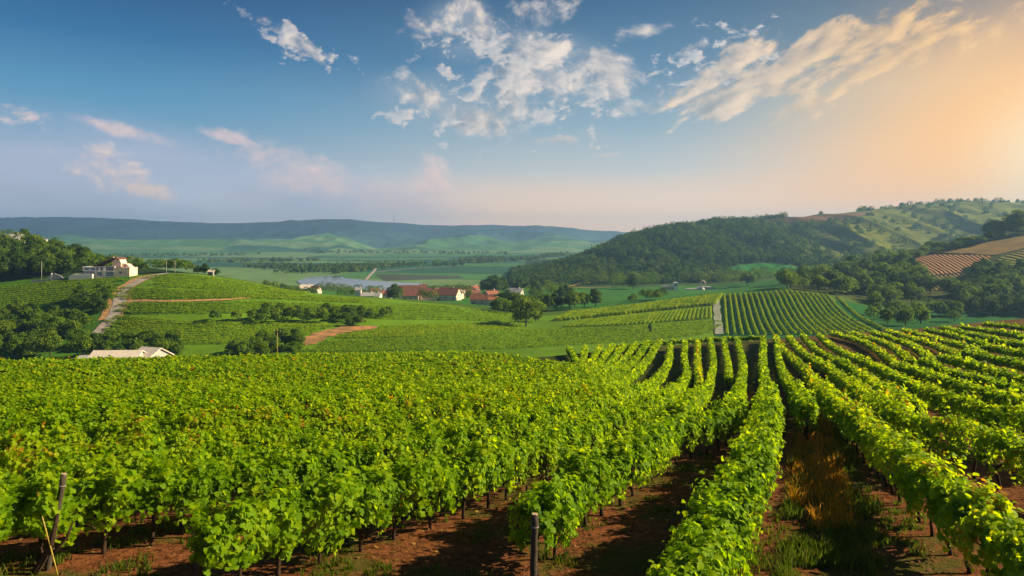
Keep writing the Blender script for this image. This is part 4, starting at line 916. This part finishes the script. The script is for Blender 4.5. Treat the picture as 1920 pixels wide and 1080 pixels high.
def wall_left():
    x, y, z = at(92, 375); r = empty('retaining_wall', (x, y, z), .08)
    MB().prism([(-9, -1.2), (8, -1.2), (8, 1.2), (-9, .2)], -.3, .3).build('wall_panel', M['concrete'], r)
    MB().prism([(-1, 1.0), (8.0, 1.0), (6.4, 2.6), (3.2, 3.9), (1.5, 3.2)], -.9, -.4).build('gable_panel', M['greywall'], r)
    MB().box(1.4, 1.9, -1.0, -.4, -.8, 4.0).build('pillar', M['white'], r)
    tag(r, 'slanted pale concrete wall left of the villa', 'wall')
wall_left()
def ruin():
    x, y, z = at(1256, 690); r = empty('ruined_building', (x, y, z), .05)
    MB().box(-7.4, 3.6, -3, 3, -1, 4.4).build('wall', M['pink'], r)
    for k in range(5): MB().box(-6.6 + 2.0 * k, -5.6 + 2.0 * k, -3.1, -2.9, 1.0, 3.0).build('window', M['glass'], r)
    MB().box(3.6, 7.4, -3, 3, -1, 8.0).build('tower', M['white'], r); MB().box(4.4, 6.4, -3.1, -2.9, 4.6, 7.0).build('window', M['glass'], r)
    for k in range(5): MB().box(-7.3 + 2.3 * k, -6.2 + 2.3 * k, -2.9, -2.3, 4.4, 5.2).build('merlon', M['white'], r)
    tag(r, 'roofless white building with a square corner tower', 'ruin')
ruin()
def shrine():
    x, y, z = at(1318, 690); r = empty('memorial', (x, y, z), 0)
    MB().prism([(-17, -1), (14, -1), (12, 1.6), (8, 2.6), (-2, 2.8), (-6, 1.2), (-17, .8)], -4, 5).build('platform', M['concrete'], r)
    MB().ball((-1.5, -4.2, -.2), (2.2, 1.6, 2.4), 12, True).build('dome', M['white'], r, True)
    b = MB()
    for sx in (-2.4, 2.4): b.box(sx - .35, sx + .35, -.4, .4, 2.4, 6.6)
    b.tube([(2.6 * math.cos(a), 0, 6.4 + 2.2 * math.sin(a)) for a in np.linspace(0, math.pi, 9)], .5, 6)
    b.tube([(1.6 * math.cos(a), 0, 6.2 - 1.8 * math.sin(a)) for a in np.linspace(0, math.pi, 7)], .35, 6); b.build('arch', M['pink'], r)
    MB().prism([(-20, -.6), (-9, -.6), (-9, .5), (-20, 1.6)], -5.5, -4.8).build('ramp_wall', M['white'], r)
    tag(r, 'grey stepped platform with a pinkish arch and small white dome', 'monument')
shrine()

# ------------------------------------------------------------------ poles, posts
def pole(px, d, h, label, arm=True, r=.14, m='metal', name='utility_pole', cat='pole', lift=0.0):
    x, y, z = at(px, d); e = empty(name, (x, y, z), random.uniform(-.4, .4))
    MB().tube([(0, 0, -.6), (0, 0, h * .5), (.03, 0, h)], [r, r * .85, r * .65], 8).build('shaft', M[m], e, True)
    if arm:
        MB().box(-.9, .9, -.08, .08, h - .55, h - .38).build('crossarm', M['timber'], e)
        for k in (-.75, 0, .75): MB().tube([(k, 0, h - .38), (k, 0, h - .16)], .06, 6).build('insulator', M['white'], e)
    return tag(e, label, cat)
pole(312, 376, 7.6, 'left of two pale utility poles on the hill crest')
pole(328, 376, 7.0, 'right of two pale utility poles on the hill crest')
pole(78, 376, 10.5, 'thin pole against the dark wood left of the villa', False)
pole(520, 185, 11, 'lone yellowish pole standing beyond the left field', True, .10, 'cane')
def mast():
    x, y, z = at(739, 5950); e = empty('antenna_mast', (x, y, z), 0)
    MB().tube([(0, 0, -5), (0, 0, 40), (0, 0, 75)], [3.2, 2.6, 1.6], 6).build('shaft', M['metal'], e); MB().box(-5, 5, -2, 2, 44, 47).build('gantry', M['metal'], e)
    tag(e, 'thin antenna mast on the distant ridge', 'mast')
mast()
def post(X, Y, h, r, lean, label, capm='postend'):
    z = float(terrain(X, Y)); e = empty('vineyard_post', (X, Y, z), random.uniform(0, 3))
    e.rotation_euler = (lean[1], lean[0], .4)
    b = MB(); pts = [(0.006 * math.sin(3 * k), .006 * math.cos(5 * k), q) for k, q in enumerate(np.linspace(-.4, h, 9))]; b.tube(pts, [r * (1.06 - .1 * k / 8) for k in range(9)], 10); b.build('shaft', M['post'], e, True)
    MB().tube([(pts[-1][0], pts[-1][1], h + .003), (pts[-1][0], pts[-1][1], h + .02)], r * .9, 10).build('cut_end', M[capm], e)
    w = MB(); w.tube([((r + .012) * math.cos(a), (r + .012) * math.sin(a), h - .25) for a in np.linspace(0, 2 * math.pi, 13)], .006, 5); w.build('wire', M['metal'], e)
    return tag(e, label, 'post', 'end posts of the vine rows')
q = hit(1003, 1100, y0=8); post(q[0] - .05, q[1] - .25, 1.62, .075, (.03, 0), 'dark square cut end post at the bottom centre')
q = hit(372, 1105, y0=8); post(q[0], q[1], 1.60, .085, (0, 0), 'thick shaded end post half hidden by yellow tipped leaves')
q = hit(112, 1058, y0=8); post(q[0] - .05, q[1] - .35, 2.15, .066, (.15, 0), 'leaning end post with a pale cut top at the left')
def cane():
    q = hit(150, 1052, y0=8); e = empty('support_cane', (q[0], q[1] - .8, float(terrain(q[0], q[1] - .8))), 0); e.rotation_euler = (0, -.26, 0)
    MB().tube([(0, 0, -.1), (.006, 0, .7), (0, 0, 1.35)], [.016, .015, .013], 8).build('cane_rod', M['cane'], e, True)
    MB().tube([(.02 * math.cos(a), .02 * math.sin(a), 1.1) for a in np.linspace(0, 2 * math.pi, 9)], .005, 5).build('tie', M['bark'], e)
    tag(e, 'thin yellow cane leaning on the left end post', 'cane')
cane()
def old_vine():
    q = hit(96, 1060, y0=8); e = empty('old_vine', (q[0], q[1] - .5, float(terrain(q[0], q[1] - .5))), 0)
    MB().tube([(-.12, 0, -.1), (0, 0, .1), (.16, .02, .35), (.30, .03, .62), (.36, .05, .95), (.42, .1, 1.3)], [.10, .085, .07, .06, .05, .035], 9).build('trunk', M['bark'], e, True)
    MB().tube([(.2, .02, .42), (.4, .06, .5), (.62, .1, .78), (.74, .12, 1.1)], [.045, .04, .033, .02], 7).build('branch', M['bark'], e, True)
    tag(e, 'thick dark gnarled vine stem beside the leaning post', 'vine')
old_vine()

# ------------------------------------------------------------------ grass and dry weeds between the rows
def tufts(name, pts, h, m, label, per=9, w=.016):
    pts = np.array(pts); n = len(pts) * per; o = np.repeat(np.arange(len(pts)), per)
    X = pts[o, 0] + rng.normal(size=n) * .07; Y = pts[o, 1] + rng.normal(size=n) * .07; Z = terrain(X, Y) - .02
    hh = h * rng.uniform(.4, 1.3, n) * rng.uniform(.6, 1.2, len(pts))[o]; a = rng.uniform(0, 6.28, n); ln = rng.uniform(.1, .7, n) * hh; b = rng.uniform(0, 6.28, n); ww = w * rng.uniform(.7, 1.4, n) * (1 + .03 * Y)
    P0 = np.stack([X - ww * np.cos(a), Y - ww * np.sin(a), Z], -1); P1 = np.stack([X + ww * np.cos(a), Y + ww * np.sin(a), Z], -1); P2 = np.stack([X + ln * np.cos(b), Y + ln * np.sin(b), Z + hh], -1)
    V = np.stack([P0, P1, P2], 1).reshape(-1, 3); tone = np.repeat(np.clip(rng.random(n) * .9 * rng.uniform(.6, 1.2, len(pts))[o], 0, .92), 3)
    c = np.array([pts[:, 0].mean(), pts[:, 1].mean(), 0])
    tag(link(name, mesh_np(name, V - c, np.arange(n * 3), np.full(n, 3), {'tone': tone}, [M[m]]), None, tuple(c)), label, name.replace('_', ' '), kind='stuff')
def scatter(poly, n, thr=.5, seed=3, y1=172):
    out = []; poly = np.array(poly, float); lo = poly.min(0); hi = poly.max(0); Yg = np.geomspace(7, y1, 700)
    for _ in range(n):
        x = random.uniform(lo[0], hi[0]); y = random.uniform(lo[1], hi[1])
        if inpoly(np.array([x]), np.array([y]), poly)[0]: out.append((x, y))
    res = []
    for x, y in out:
        X = (x - HX) / F * Yg; pp = HY - F * terrain(X, Yg) / Yg; i = int(np.argmax(pp <= y))
        if i: res.append((X[i], Yg[i]))
    res = np.array(res); k = vnoise(res / 1.1, seed) > thr; return res[k]
def near_grass():
    g1 = scatter([(-20,1100),(-20,960),(380,960),(900,900),(1330,790),(1400,640),(1540,640),(1700,900),(1800,1100)], 5200, .48)
    tufts('grass', g1, .20, 'grass', 'short grass and weeds between the near vine rows')
    g3 = scatter([(1455,1100),(1480,900),(1500,780),(1570,770),(1660,1000),(1640,1100)], 1500, .35, 6); tufts('green_weeds', g3, .32, 'grass', 'rank green grass along the alley right of centre')
    w = scatter([(1478,1010),(1490,850),(1503,775),(1545,760),(1575,860),(1600,1000)], 1900, .30, 9); tufts('dry_weeds', w, .36, 'weed', 'glowing orange dry weeds in the alley right of centre', 6)
    r = scatter([(1690,690),(1760,705),(1850,735),(1870,748),(1800,735),(1700,705),(1650,680)], 420, .2, 12); tufts('dry_weeds', r, .4, 'weed', 'reddish dry weeds between the right hand rows', 10, .03)
near_grass()

def clods():
    p = scatter([(-20,1100),(-20,960),(380,950),(900,900),(1330,790),(1560,790),(1800,1100)], 5200, .30, 17, 60); n = len(p)
    t = np.array([(1,0,0),(-.3,.9,.1),(-.7,-.6,0),(.1,.05,.75),(.5,.6,.2)]); fc = [(0,1,3),(1,2,3),(2,0,3),(0,4,3)]
    r = rng.uniform(.015, .07, n) * rng.uniform(.4, 1.2, n); a = rng.uniform(0, 6.28, n); ca, sa = np.cos(a), np.sin(a); j = t[None] * (1 + .35 * rng.normal(size=(n, 5, 1)))
    V = np.stack([(j[..., 0] * ca[:, None] - j[..., 1] * sa[:, None]) * r[:, None] + p[:, 0:1], (j[..., 0] * sa[:, None] + j[..., 1] * ca[:, None]) * r[:, None] + p[:, 1:2], j[..., 2] * r[:, None] + terrain(p[:, 0], p[:, 1])[:, None] - .004], -1).reshape(-1, 3)
    L = (np.concatenate([np.array(f) for f in fc])[None] + (np.arange(n) * 5)[:, None]).ravel(); c = np.array([p[:, 0].mean(), p[:, 1].mean(), 0])
    tag(link('soil_clods', mesh_np('soil_clods', V - c, L, np.full(n * 4, 3), None, [M['clod']]), None, tuple(c)), 'loose reddish clods of earth between the vine rows', 'earth', kind='stuff')
    q = scatter([(-20,1100),(-20,960),(380,950),(900,900),(1330,790),(1560,790),(1800,1100)], 1500, .35, 19, 60); n = len(q)
    V, L, C, A = leaf_geo(np.c_[q, terrain(q[:, 0], q[:, 1]) + .012], np.array((0, 0, 1.)) + .25 * rng.normal(size=(n, 3)), unit(n) * (1, 1, .1), rng.uniform(.05, .11, n), rng.random(n) * .9, 2)
    tag(link('fallen_leaves', mesh_np('fallen_leaves', V - c, L, C, {'tone': A}, [M['litter']]), None, tuple(c)), 'dry leaves fallen on the soil between the rows', 'leaves', kind='stuff')
clods()

# ------------------------------------------------------------------ haze
def haze():
    m = bpy.data.materials.new('haze'); m.use_nodes = True; t = m.node_tree; t.nodes.clear(); n = N(t); out = t.nodes.new('ShaderNodeOutputMaterial')
    v = n.node('ShaderNodeVolumePrincipled'); v.inputs['Color'].default_value = (.30, .57, 1.0, 1); v.inputs['Density'].default_value = 1.55e-4; v.inputs['Anisotropy'].default_value = .35
    t.links.new(v.outputs[0], out.inputs['Volume'])
    b = MB().box(-14500, 14500, -60, 8600, -130, 290); o = link('haze', b.mesh('haze', m)); tag(o, 'pale blue evening haze filling the valley', 'haze', kind='stuff')
haze()
